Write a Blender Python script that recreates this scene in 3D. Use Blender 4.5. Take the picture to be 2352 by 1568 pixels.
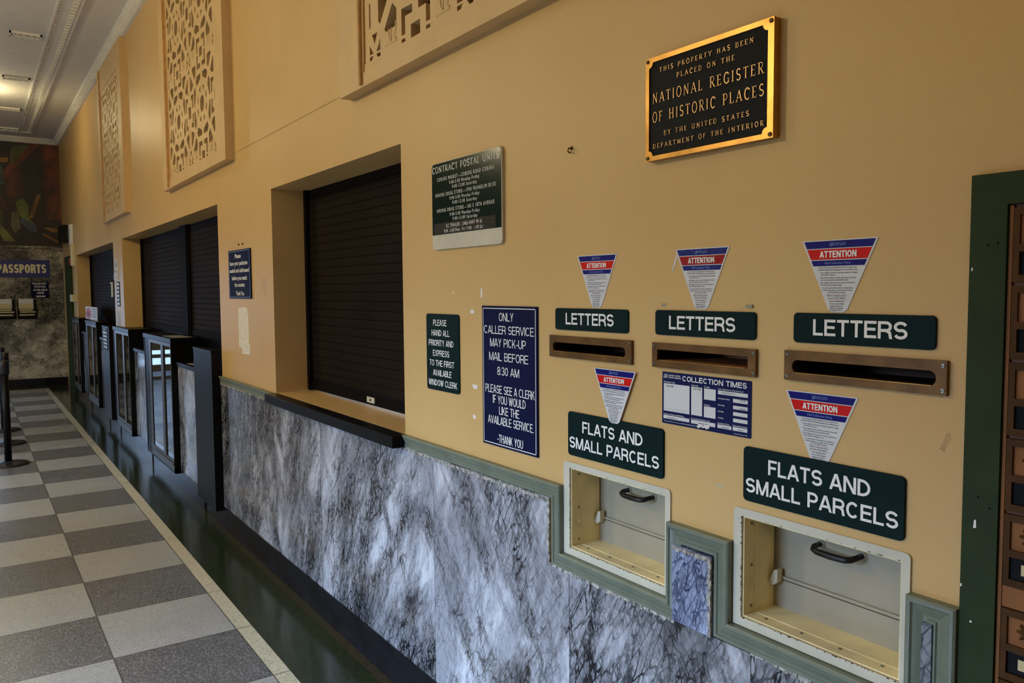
import bpy, bmesh, math, random
from mathutils import Vector, Matrix
random.seed(4)
C = bpy.context.scene
col = C.collection
for o in list(bpy.data.objects):
    bpy.data.objects.remove(o)

# ---------------------------------------------------------------- camera
cam = bpy.data.cameras.new('camera')
camo = bpy.data.objects.new('camera', cam)
col.objects.link(camo)
YAW, PITCH, ROLL, FH = -0.97337245, -0.06429519, -0.00728954, 1.55603623
fw = Vector((math.sin(YAW)*math.cos(PITCH), math.cos(YAW)*math.cos(PITCH), math.sin(PITCH)))
rt = Vector((math.cos(YAW), -math.sin(YAW), 0))
up = rt.cross(fw)
r2 = rt*math.cos(ROLL) + up*math.sin(ROLL)
u2 = -rt*math.sin(ROLL) + up*math.cos(ROLL)
M = Matrix((r2, u2, -fw)).transposed().to_4x4()
M.translation = Vector((0, 0, 1.65))
camo.matrix_world = M
cam.sensor_width = 36
cam.lens = FH*18
cam.clip_start = 0.02
C.camera = camo

# ---------------------------------------------------------------- world, light, exposure
W = bpy.data.worlds.new('world'); C.world = W; W.use_nodes = True
W.node_tree.nodes['Background'].inputs[0].default_value = (0.45, 0.62, 1.0, 1)
W.node_tree.nodes['Background'].inputs[1].default_value = 0.6
C.view_settings.view_transform = 'Standard'
C.view_settings.look = 'None'
C.view_settings.gamma = 1
C.view_settings.use_curve_mapping = False
C.view_settings.exposure = -0.12

def area(name, loc, direction, sx, sy, power, color):
    l = bpy.data.lights.new(name, 'AREA'); l.shape = 'RECTANGLE'
    l.size = sx; l.size_y = sy; l.energy = power; l.color = color
    o = bpy.data.objects.new(name, l); col.objects.link(o)
    o.location = loc
    o.rotation_euler = Vector(direction).to_track_quat('-Z', 'Y').to_euler()
    return o
DAY = (0.48, 0.68, 1.0)
# daylight: sky seen through the windows across the lobby (it falls downwards) and through the glazed doors at the far end
WIN_X = (-13.8, -8.2, -2.5)
for x, tilt, power, spread, c in ((-13.8, -.7, 60, 110, DAY), (-8.2, -1.0, 125, 84, (.56, .74, 1.0)), (-2.5, -.82, 310, 76, DAY)):
    area('daylight', (x, -4.36, 1.55), (.25 if x < -9 else (.1 if x < -5 else 0.05), 1, tilt), 1.7, 2.3, power, c).data.spread = math.radians(spread)
area('daylight', (-16.62, -0.75, 1.1), (1, 0, -.1), 1.7, 1.9, 45, DAY)

# ---------------------------------------------------------------- helpers
def tag(o, label=None, cat=None, group=None, kind=None):
    if label: o['label'] = label
    if cat: o['category'] = cat
    if group: o['group'] = group
    if kind: o['kind'] = kind
    return o

def thing(name, label, cat, loc=(0, 0, 0), group=None, kind=None):
    o = bpy.data.objects.new(name, None); col.objects.link(o)
    o.empty_display_size = 0.05
    o.location = loc
    return tag(o, label, cat, group, kind)

def worldloc(o):
    v = Vector(o.location)
    while o.parent:
        o = o.parent; v += Vector(o.location)
    return v

class MB:
    def __init__(s): s.v = []; s.f = []; s.m = []; s.cur = 0
    def add(s, vs, fs):
        b = len(s.v); s.v += [tuple(v) for v in vs]
        for f in fs: s.f.append(tuple(b+i for i in f)); s.m.append(s.cur)
        return s
    def box(s, x0, x1, y0, y1, z0, z1):
        v = [(x0,y0,z0),(x1,y0,z0),(x1,y1,z0),(x0,y1,z0),(x0,y0,z1),(x1,y0,z1),(x1,y1,z1),(x0,y1,z1)]
        return s.add(v, [(0,3,2,1),(4,5,6,7),(0,1,5,4),(1,2,6,5),(2,3,7,6),(3,0,4,7)])
    def prism(s, pts, y0, y1):
        # pts (x,z) counter-clockwise seen from -Y ; y0 front
        n = len(pts)
        a = sum(pts[i][0]*pts[(i+1) % n][1]-pts[(i+1) % n][0]*pts[i][1] for i in range(n))
        if a < 0: pts = pts[::-1]
        v = [(p[0], y0, p[1]) for p in pts]+[(p[0], y1, p[1]) for p in pts]
        f = [tuple(range(n)), tuple(range(2*n-1, n-1, -1))]
        for i in range(n):
            j = (i+1) % n; f.append((i, n+i, n+j, j))
        return s.add(v, f)
    def prism_x(s, pts, x0, x1):
        # pts (y,z) profile extruded along x
        n = len(pts)
        v = [(x0, p[0], p[1]) for p in pts]+[(x1, p[0], p[1]) for p in pts]
        f = [tuple(range(n-1, -1, -1)), tuple(range(n, 2*n))]
        for i in range(n):
            j = (i+1) % n; f.append((i, j, n+j, n+i))
        return s.add(v, f)
    def prism_y(s, pts, y0, y1):
        n = len(pts)
        v = [(p[0], y0, p[1]) for p in pts]+[(p[0], y1, p[1]) for p in pts]
        f = [tuple(range(n)), tuple(range(2*n-1, n-1, -1))]
        for i in range(n):
            j = (i+1) % n; f.append((i, n+i, n+j, j))
        return s.add(v, f)
    def tube(s, path, r, n=10, cap=True):
        P = [Vector(p) for p in path]; rings = []
        b = len(s.v); vs = []; fs = []
        for i, p in enumerate(P):
            d = (P[min(i+1, len(P)-1)]-P[max(i-1, 0)]).normalized()
            a = d.orthogonal().normalized() if i == 0 else (a-d*a.dot(d)).normalized()
            c = d.cross(a)
            rr = r[i] if isinstance(r, (list, tuple)) else r
            for k in range(n):
                t = 2*math.pi*k/n; vs.append(p+a*math.cos(t)*rr+c*math.sin(t)*rr)
        for i in range(len(P)-1):
            for k in range(n):
                fs.append((i*n+k, i*n+(k+1) % n, (i+1)*n+(k+1) % n, (i+1)*n+k))
        if cap:
            fs.append(tuple(range(n-1, -1, -1))); fs.append(tuple(range((len(P)-1)*n, len(P)*n)))
        return s.add(vs, fs)
    def lathe(s, prof, cx, cy, n=32):
        vs = []; fs = []
        for (r, z) in prof:
            for k in range(n):
                t = 2*math.pi*k/n; vs.append((cx+r*math.cos(t), cy+r*math.sin(t), z))
        for i in range(len(prof)-1):
            for k in range(n):
                fs.append((i*n+k, i*n+(k+1) % n, (i+1)*n+(k+1) % n, (i+1)*n+k))
        fs.append(tuple(range(n-1, -1, -1))); fs.append(tuple(range((len(prof)-1)*n, len(prof)*n)))
        return s.add(vs, fs)
    def disc_y(s, cx, cz, r, y0, y1, n=16, dome=0.0):
        vs = []; fs = []
        for k in range(n):
            t = 2*math.pi*k/n; vs.append((cx+r*math.cos(t), y1, cz+r*math.sin(t)))
        for k in range(n):
            t = 2*math.pi*k/n; vs.append((cx+r*.82*math.cos(t), y0, cz+r*.82*math.sin(t)))
        vs.append((cx, y0-dome, cz))
        for k in range(n):
            j = (k+1) % n
            fs.append((k, j, n+j, n+k)); fs.append((n+k, n+j, 2*n))
        return s.add(vs, fs)
    def build(s, name, mats, parent=None, smooth=False, bevel=0, loc=None, seg=2):
        me = bpy.data.meshes.new(name)
        V = [Vector(v) for v in s.v]
        if parent is not None:
            org = worldloc(parent)
        elif loc is not None:
            org = Vector(loc)
        else:
            mn = [min(v[i] for v in V) for i in range(3)]; mx = [max(v[i] for v in V) for i in range(3)]
            org = Vector(((mn[0]+mx[0])/2, (mn[1]+mx[1])/2, mn[2]))
        me.from_pydata([v-org for v in V], [], s.f)
        if not isinstance(mats, (list, tuple)): mats = [mats]
        for m in mats: me.materials.append(m)
        for p, mi in zip(me.polygons, s.m): p.material_index = mi; p.use_smooth = smooth
        me.update()
        o = bpy.data.objects.new(name, me); col.objects.link(o)
        if parent is not None: o.parent = parent
        else: o.location = org
        if bevel:
            b = o.modifiers.new('bevel', 'BEVEL'); b.width = bevel; b.segments = seg; b.limit_method = 'ANGLE'; b.angle_limit = 0.7
        return o

def rrect(x0, x1, z0, z1, r, n=5):
    if r <= 0: return [(x0, z0), (x1, z0), (x1, z1), (x0, z1)]
    p = []
    for cx, cz, a0 in ((x1-r, z0+r, -90), (x1-r, z1-r, 0), (x0+r, z1-r, 90), (x0+r, z0+r, 180)):
        for k in range(n+1):
            a = math.radians(a0+90*k/n); p.append((cx+r*math.cos(a), cz+r*math.sin(a)))
    return p

def curve_mesh(cu, name):
    o = bpy.data.objects.new('tmp', cu); col.objects.link(o)
    dg = bpy.context.evaluated_depsgraph_get()
    me = bpy.data.meshes.new_from_object(o.evaluated_get(dg))
    me.name = name
    vs = [tuple(v.co) for v in me.vertices]; fs = [tuple(p.vertices) for p in me.polygons]
    bpy.data.objects.remove(o); bpy.data.meshes.remove(me); bpy.data.curves.remove(cu)
    return vs, fs

def holed_plate(mb, outer, holes, y0, y1):
    """a flat plate facing -Y cut through by holes; all outlines in (x,z)"""
    cu = bpy.data.curves.new('plate', 'CURVE'); cu.dimensions = '2D'; cu.fill_mode = 'BOTH'
    cu.extrude = abs(y1-y0)/2
    for pl in [outer]+holes:
        sp = cu.splines.new('POLY'); sp.points.add(len(pl)-1)
        for i, p in enumerate(pl): sp.points[i].co = (p[0], p[1], 0, 1)
        sp.use_cyclic_u = True
    vs, fs = curve_mesh(cu, 'plate')
    ym = (y0+y1)/2
    mb.add([(v[0], ym-v[2], v[1]) for v in vs], fs)
    return mb

_tc = {}
def glyphs(txt, bold, track=1.0):
    k = (txt, bold, track)
    if k not in _tc:
        cu = bpy.data.curves.new('t', 'FONT'); cu.body = txt; cu.size = 1; cu.space_character = track; cu.offset = bold
        cu.resolution_u = 3 if len(txt) < 26 else 2
        _tc[k] = curve_mesh(cu, 't')
    return _tc[k]
_caps = {}
def capheight(bold):
    if bold not in _caps:
        vs, _ = glyphs('H', bold); _caps[bold] = (min(v[1] for v in vs), max(v[1] for v in vs))
    return _caps[bold]
def text(mb, txt, x0, x1, zb, ch, y, bold=0.0, slope=0.0, cx=None, width_per_h=None, th=0.0, track=1.0):
    """one line of lettering facing -Y, cap height ch, baseline zb, fitted between x0 and x1"""
    vs, fs = glyphs(txt, bold, track)
    a, b = capheight(bold)
    mnx = min(v[0] for v in vs); mxx = max(v[0] for v in vs)
    sz = ch/(b-a)
    if x1 is None:
        sx = sz*(width_per_h or 1.0)
        if cx is not None: x0 = cx-(mxx-mnx)*sx/2
    else:
        sx = (x1-x0)/(mxx-mnx)
    out = [(x0+(v[0]-mnx)*sx, y, zb+(v[1]-a)*sz+slope*(v[0]-mnx)*sx) for v in vs]
    mb.add(out, fs)
    return mb

# ---- a small roman letter set with serifs, drawn as strokes on a 1-high grid
def arc(cx, cz, rx, rz, a0, a1, n=9):
    return [(cx+rx*math.cos(math.radians(a0+(a1-a0)*k/n)), cz+rz*math.sin(math.radians(a0+(a1-a0)*k/n))) for k in range(n+1)]
TH, TN = .13, .065
SERIF = {
 'A': (.72, [([(.06, 0), (.36, 1)], TN), ([(.36, 1), (.66, 0)], TH), ([(.17, .34), (.55, .34)], TN)], [(.06, 0), (.66, 0)]),
 'B': (.60, [([(.12, 0), (.12, 1)], TH), ([(.12, 1), (.3, 1)]+arc(.3, .77, .2, .23, 90, -90)+[(.12, .54)], TN), ([(.12, .54), (.32, .54)]+arc(.32, .27, .24, .27, 90, -90)+[(.12, 0)], TN)], [(.08, 0), (.08, 1)]),
 'C': (.68, [(arc(.38, .5, .3, .5, 48, 312, 14), TH)], [(.58, .86)]),
 'D': (.70, [([(.12, 0), (.12, 1)], TH), ([(.12, 1), (.28, 1)]+arc(.28, .5, .34, .5, 90, -90, 12)+[(.12, 0)], TN)], [(.08, 0), (.08, 1)]),
 'E': (.56, [([(.12, 0), (.12, 1)], TH), ([(.12, .97), (.48, .97), (.48, .82)], TN), ([(.12, .52), (.4, .52)], TN), ([(.12, .03), (.5, .03), (.5, .2)], TN)], [(.08, 0), (.08, 1)]),
 'F': (.54, [([(.12, 0), (.12, 1)], TH), ([(.12, .97), (.48, .97), (.48, .82)], TN), ([(.12, .52), (.4, .52)], TN)], [(.12, 0), (.08, 1)]),
 'G': (.72, [(arc(.38, .5, .3, .5, 48, 330, 14), TH), ([(.64, .02), (.64, .42), (.46, .42)], TN)], [(.58, .86)]),
 'H': (.74, [([(.14, 0), (.14, 1)], TH), ([(.6, 0), (.6, 1)], TH), ([(.14, .52), (.6, .52)], TN)], [(.14, 0), (.14, 1), (.6, 0), (.6, 1)]),
 'I': (.30, [([(.15, 0), (.15, 1)], TH)], [(.15, 0), (.15, 1)]),
 'L': (.56, [([(.13, 0), (.13, 1)], TH), ([(.13, .03), (.5, .03), (.5, .22)], TN)], [(.1, 0), (.13, 1)]),
 'M': (.86, [([(.12, 0), (.14, 1)], TN), ([(.14, 1), (.43, .08)], TH), ([(.43, .08), (.72, 1)], TN), ([(.72, 1), (.74, 0)], TH)], [(.12, 0), (.74, 0)]),
 'N': (.76, [([(.13, 0), (.13, 1)], TN), ([(.13, 1), (.63, 0)], TH), ([(.63, 0), (.63, 1)], TN)], [(.13, 0), (.63, 1)]),
 'O': (.74, [(arc(.37, .5, .3, .5, 0, 360, 20), .105)], []),
 'P': (.58, [([(.13, 0), (.13, 1)], TH), ([(.13, 1), (.3, 1)]+arc(.3, .73, .24, .27, 90, -90)+[(.13, .46)], TN)], [(.13, 0), (.09, 1)]),
 'R': (.66, [([(.13, 0), (.13, 1)], TH), ([(.13, 1), (.3, 1)]+arc(.3, .75, .23, .25, 90, -90)+[(.13, .5)], TN), ([(.3, .5), (.6, 0)], TH)], [(.13, 0), (.09, 1), (.61, 0)]),
 'S': (.56, [(arc(.28, .75, .2, .25, 30, 270, 10)+arc(.28, .25, .22, .25, 90, -150, 10)[1:], TH)], []),
 'T': (.64, [([(.32, 0), (.32, 1)], TH), ([(.04, .84), (.04, .97), (.6, .97), (.6, .84)], TN)], [(.32, 0)]),
 'U': (.74, [([(.14, 1), (.14, .28)]+arc(.37, .28, .23, .28, 180, 360, 10)+[(.6, 1)], .1)], [(.14, 1), (.6, 1)]),
 'Y': (.66, [([(.06, 1), (.33, .48)], TH), ([(.6, 1), (.33, .48)], TN), ([(.33, .48), (.33, 0)], TH)], [(.06, 1), (.6, 1), (.33, 0)]),
 ' ': (.42, [], []),
}
def serif_text(mb, txt, x0, x1, zb, h, y0, y1, slope=0.0, spacing=.12, weight=1.0):
    tot = sum(SERIF[c][0]+spacing for c in txt)-spacing
    sx = (x1-x0)/tot
    pen = 0.0
    def P(px, pz):
        X = x0+(pen+px)*sx
        return (X, zb+pz*h+slope*(X-x0))
    for c in txt:
        w, strokes, serifs = SERIF[c]
        for pl, wd in strokes:
            wd *= weight
            pts = [Vector((p[0], p[1])) for p in pl]
            L = []; R = []
            for i, p in enumerate(pts):
                d = (pts[min(i+1, len(pts)-1)]-pts[max(i-1, 0)])
                d = Vector((d[0]*sx, d[1]*h)).normalized()
                nrm = Vector((-d[1], d[0]))*(wd*h*.5)
                q = Vector(P(*p)); L.append(q+nrm); R.append(q-nrm)
            for i in range(len(pts)-1):
                mb.prism([tuple(L[i]), tuple(R[i]), tuple(R[i+1]), tuple(L[i+1])], y0, y1)
        for s in serifs:
            q = P(*s); dz = .05*h*weight
            zz = q[1]+(dz*.5 if s[1] < .5 else -dz*.5)
            hw = .13*sx
            mb.prism([(q[0]-hw, zz-dz*.5), (q[0]+hw, zz-dz*.5), (q[0]+hw, zz+dz*.5), (q[0]-hw, zz+dz*.5)], y0, y1)
        pen += w+spacing
    return mb

# ---- a grotesque capital set drawn as even strokes; wx, wz are the stroke widths on the letter grid
def sans_letter(c, wx, wz):
    l, r, b_, t_ = wx/2, None, wz/2, 1-wz/2
    W_ = {'I': wx, 'J': .5, 'L': .53, 'E': .58, 'F': .55, 'T': .60, 'P': .61, 'S': .62, 'B': .64, 'R': .65, 'K': .66, 'Y': .66, 'C': .68, 'D': .67, 'U': .66, 'H': .66, 'N': .67,
          'A': .68, 'V': .66, 'X': .66, 'Z': .60, 'G': .71, 'O': .71, 'Q': .72, 'M': .80, 'W': .92, ' ': .28, '.': wx, ':': wx, '-': .34}.get(c, .56)
    r = W_-wx/2; m = .5; h = W_/2
    def bowl(x0, x1, z0, z1):      # from (x0,z1) round the right side to (x0,z0)
        rr = min((z1-z0)/2, (x1-x0)*.9); rx = min(x1-x0, rr*.9)
        return [(x0, z1), (x1-rx, z1)]+arc(x1-rx, z1-rr, rx, rr, 90, 0, 6)[1:]+arc(x1-rx, z0+rr, rx, rr, 0, -90, 6)+[(x0, z0)]
    def oval(a0, a1, n=22):
        return arc(h, .5, h-wx/2, .5-wz/2, a0, a1, n)
    S = []
    if c == 'A': S = [([(-.02, -.1), (h, 1.04)], 0), ([(h, 1.04), (W_+.02, -.1)], 0), ([(.16, .30), (W_-.16, .30)], 0)]; S[0] = ([(wx*.42-.037, -.08), (h+.012, 1.08)], 0); S[1] = ([(h-.012, 1.08), (W_-wx*.42+.037, -.08)], 0)
    elif c == 'B': S = [([(l, 0), (l, 1)], 0), (bowl(l, r-.03, .52, t_), 0), (bowl(l, r, b_, .52), 0)]
    elif c == 'C': S = [(oval(42, 318), 0)]
    elif c == 'D': S = [([(l, 0), (l, 1)], 0), (bowl(l, r, b_, t_), 0)]
    elif c == 'E': S = [([(l, 0), (l, 1)], 0), ([(l, t_), (W_, t_)], 0), ([(l, .52), (W_-.04, .52)], 0), ([(l, b_), (W_, b_)], 0)]
    elif c == 'F': S = [([(l, 0), (l, 1)], 0), ([(l, t_), (W_, t_)], 0), ([(l, .50), (W_-.05, .50)], 0)]
    elif c == 'G': S = [(oval(42, 322), 0), ([(r, 0), (r, .46)], 0), ([(h+.03, .42), (r, .42)], 0)]
    elif c == 'H': S = [([(l, 0), (l, 1)], 0), ([(r, 0), (r, 1)], 0), ([(l, .52), (r, .52)], 0)]
    elif c == 'I': S = [([(l, 0), (l, 1)], 0)]
    elif c == 'K': S = [([(l, 0), (l, 1)], 0), ([(l, .30), (W_-.06, 1.06)], 0), ([(h-.06, .58), (W_-.04, -.06)], 0)]
    elif c == 'L': S = [([(l, 0), (l, 1)], 0), ([(l, b_), (W_, b_)], 0)]
    elif c == 'M': S = [([(l, 0), (l, 1)], 0), ([(r, 0), (r, 1)], 0), ([(l, 1.05), (h, .06)], 0), ([(h, .06), (r, 1.05)], 0)]; S[2] = ([(l-.01, 1.08), (h+.015, -.06)], 0); S[3] = ([(h-.015, -.06), (r+.01, 1.08)], 0)
    elif c == 'N': S = [([(l, 0), (l, 1)], 0), ([(r, 0), (r, 1)], 0), ([(l-.01, 1.04), (r+.01, -.04)], 0)]
    elif c in 'OQ': S = [(oval(0, 360, 28), 0)]+([([(h+.05, .25), (W_-.02, -.03)], 0)] if c == 'Q' else [])
    elif c == 'P': S = [([(l, 0), (l, 1)], 0), (bowl(l, r, .44, t_), 0)]
    elif c == 'R': S = [([(l, 0), (l, 1)], 0), (bowl(l, r-.01, .47, t_), 0), ([(h-.04, .50), (h+.06, .46), (r-.04, .36), (r-.015, .18), (r+.02, -.03)], 0)]
    elif c == 'S':
        q = (.52-wz/2)/2
        S = [(arc(h, t_-q, h-wx/2, q, 20, 180, 9)+arc(h, t_-q, h-wx/2, q, 180, 250, 4)[1:]+arc(h, b_+q, h-wx/2, q, 70, 0, 4)+arc(h, b_+q, h-wx/2, q, 0, -160, 9)[1:], 0)]
    elif c == 'T': S = [([(h, 0), (h, 1)], 0), ([(0, t_), (W_, t_)], 0)]
    elif c == 'U': S = [([(l, 1), (l, .3)]+arc(h, .3, h-wx/2, .3-wz/2, 180, 360, 12)[1:]+[(r, 1)], 0)]
    elif c == 'V': S = [([(wx*.42-.03, 1.08), (h+.012, -.08)], 0), ([(h-.012, -.08), (W_-wx*.42+.03, 1.08)], 0)]
    elif c == 'W': S = [([(.05, 1.06), (.26, -.06)], 0), ([(.25, -.06), (.47, 1.06)], 0), ([(.45, 1.06), (.67, -.06)], 0), ([(.66, -.06), (.87, 1.06)], 0)]
    elif c == 'Y': S = [([(.05, 1.06), (h, .42)], 0), ([(W_-.05, 1.06), (h, .42)], 0), ([(h, 0), (h, .46)], 0)]
    elif c == 'X': S = [([(.05, 1.05), (W_-.05, -.05)], 0), ([(W_-.05, 1.05), (.05, -.05)], 0)]
    elif c == '.': S = [([(l, 0), (l, wz)], 0)]
    elif c == ':': S = [([(l, .05), (l, .05+wz)], 0), ([(l, .55), (l, .55+wz)], 0)]
    elif c == '-': S = [([(0, .38), (W_, .38)], 0)]
    elif c == '8': S = [(arc(h, .75-wz*.1, h-wx/2-.02, .25-wz*.36, 0, 360, 18), 0), (arc(h, .27, h-wx/2, .27-wz/2, 0, 360, 18), 0)]
    elif c == '3': S = [(arc(h, .75-wz*.1, h-wx/2-.02, .25-wz*.36, 160, -90, 12), 0), (arc(h, .27, h-wx/2, .27-wz/2, 90, -160, 12), 0)]
    elif c == '0': S = [(oval(0, 360, 24), 0)]
    return W_, [p for p, _ in S]
def sans(mb, txt, x0, x1, zb, h, y, weight=.2, gap=.075):
    """grotesque capitals filled between x0 and x1"""
    wz = weight*.94; wx = weight
    for _ in range(3):
        ws = [sans_letter(c, wx, wz)[0] for c in txt]; tot = sum(ws)+gap*(len(txt)-1)
        sx = (x1-x0)/tot; wx = min(weight*h/sx, .26)
    pen = 0
    hw = weight*h/2
    yk = 0
    for c in txt:
        w_, ST = sans_letter(c, wx, wz)
        for pl in ST:
            P_ = [Vector((x0+(pen+p[0])*sx, zb+p[1]*h)) for p in pl]
            closed = (P_[0]-P_[-1]).length < 1e-6
            if closed: P_ = P_[:-1]
            n_ = len(P_); L = []; R = []
            for i in range(n_):
                a = P_[(i-1) % n_] if (closed or i > 0) else None; b2 = P_[(i+1) % n_] if (closed or i < n_-1) else None
                d1 = (P_[i]-a).normalized() if a is not None else None; d2 = (b2-P_[i]).normalized() if b2 is not None else None
                if d1 is None: d1 = d2
                if d2 is None: d2 = d1
                n1 = Vector((-d1[1], d1[0])); n2 = Vector((-d2[1], d2[0])); s_ = n1+n2; mv = s_*(1/max(.35, 1+n1.dot(n2)))
                dd = (d1+d2).normalized(); k = hw*(1.0-.06*abs(dd[0]))
                L.append(P_[i]+mv*k); R.append(P_[i]-mv*k)
            for i in range(n_ if closed else n_-1):
                j = (i+1) % n_
                q = clip([tuple(L[i]), tuple(R[i]), tuple(R[j]), tuple(L[j])], -1e3, 1e3, zb-.012*h*(c in 'COGSQU'), zb+h*(1+.012*(c in 'COGSQ')))
                if q: mb.add([(p[0], y-yk*.00011, p[1]) for p in q], [tuple(range(len(q)))])
            yk = (yk+1) % 5
        pen += w_+gap
    return mb
def clip(poly, x0, x1, z0, z1):
    def cut(P, f):
        out = []
        for i in range(len(P)):
            a, b = P[i], P[(i+1) % len(P)]; da, db = f(a), f(b)
            if da >= 0: out.append(a)
            if (da >= 0) != (db >= 0):
                k = da/(da-db); out.append((a[0]+(b[0]-a[0])*k, a[1]+(b[1]-a[1])*k))
        return out
    for f in (lambda p: p[0]-x0, lambda p: x1-p[0], lambda p: p[1]-z0, lambda p: z1-p[1]):
        poly = cut(poly, f) if len(poly) > 2 else []
    if len(poly) < 3: return []
    a = sum(poly[i][0]*poly[(i+1) % len(poly)][1]-poly[(i+1) % len(poly)][0]*poly[i][1] for i in range(len(poly)))/2
    return poly if abs(a) > 1e-9 else []

def eagle(mb, x0, x1, z0, z1, y):
    """the small eagle-head emblem: a slanted frame with a beaked head sweeping across it"""
    def q(u, v): return (x0+(x1-x0)*u, z0+(z1-z0)*v)
    for poly in ([(.06, 1), (.98, 1), (.96, .9), (.17, .9)], [(.98, 1), (.82, 0), (.76, 0), (.9, .95)],
                 [(0, 0), (.8, 0), (.8, .07), (.05, .07)], [(0, 0), (.14, .62), (.2, .62), (.07, .04)],
                 [(.06, 1), (.2, .72), (.45, .62), (.68, .66), (.88, .5), (.7, .47), (.84, .38), (.6, .36), (.4, .18), (.1, .08), (.42, .38), (.5, .5), (.3, .56), (.12, .74)]):
        n = len(poly)
        mb.add([(q(*p)[0], y, q(*p)[1]) for p in poly], [tuple(range(n))])
    return mb

# ---------------------------------------------------------------- materials
def lin(h):
    h = h.lstrip('#'); o = []
    for i in (0, 2, 4):
        c = int(h[i:i+2], 16)/255
        o.append(c/12.92 if c <= .04045 else ((c+.055)/1.055)**2.4)
    return (*o, 1)
class NT:
    def __init__(s, name):
        s.m = bpy.data.materials.new(name); s.m.use_nodes = True
        s.t = s.m.node_tree; s.b = s.t.nodes['Principled BSDF']; s.out = s.t.nodes['Material Output']
    def n(s, typ, **kw):
        x = s.t.nodes.new('ShaderNode'+typ)
        for k, v in kw.items(): setattr(x, k, v)
        return x
    def l(s, a, b): s.t.links.new(a, b)
    def math(s, op, a, b=None, clamp=False):
        x = s.n('Math', operation=op, use_clamp=clamp)
        for i, v in enumerate((a, b)):
            if v is None: continue
            if isinstance(v, (int, float)): x.inputs[i].default_value = v
            else: s.l(v, x.inputs[i])
        return x.outputs[0]
    def mix(s, f, a, b):
        x = s.n('Mix', data_type='RGBA')
        for sock, v in ((x.inputs[0], f), (x.inputs[6], a), (x.inputs[7], b)):
            if isinstance(v, (int, float, tuple)): sock.default_value = v
            else: s.l(v, sock)
        return x.outputs[2]
    def ramp(s, f, stops):
        x = s.n('ValToRGB'); s.l(f, x.inputs[0]); e = x.color_ramp.elements
        while len(e) < len(stops): e.new(0.5)
        for el, (p, c) in zip(e, stops): el.position = p; el.color = c if isinstance(c, tuple) else (c, c, c, 1)
        return x.outputs[0]
def mat(name, hexc, rough=.5, metal=0.0, var=0.06, vscale=8.0, bump=0.0, bscale=60.0, spec=0.5, coat=0.0):
    t = NT(name); c = lin(hexc)
    tc = t.n('TexCoord'); nz = t.n('TexNoise'); nz.inputs['Scale'].default_value = vscale; nz.inputs['Detail'].default_value = 4
    t.l(tc.outputs['Object'], nz.inputs['Vector'])
    lo = tuple(x*(1-var*2) for x in c[:3])+(1,); hi = tuple(min(1, x*(1+var*2)) for x in c[:3])+(1,)
    t.l(t.ramp(nz.outputs[0], [(.3, lo), (.7, hi)]), t.b.inputs['Base Color'])
    t.b.inputs['Roughness'].default_value = rough; t.b.inputs['Metallic'].default_value = metal
    t.b.inputs['Specular IOR Level'].default_value = spec
    t.b.inputs['Coat Weight'].default_value = coat
    if bump:
        n2 = t.n('TexNoise'); n2.inputs['Scale'].default_value = bscale; n2.inputs['Detail'].default_value = 3
        t.l(tc.outputs['Object'], n2.inputs['Vector'])
        bp = t.n('Bump'); bp.inputs['Strength'].default_value = bump; bp.inputs['Distance'].default_value = .01
        t.l(n2.outputs[0], bp.inputs['Height']); t.l(bp.outputs[0], t.b.inputs['Normal'])
    return t.m

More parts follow.
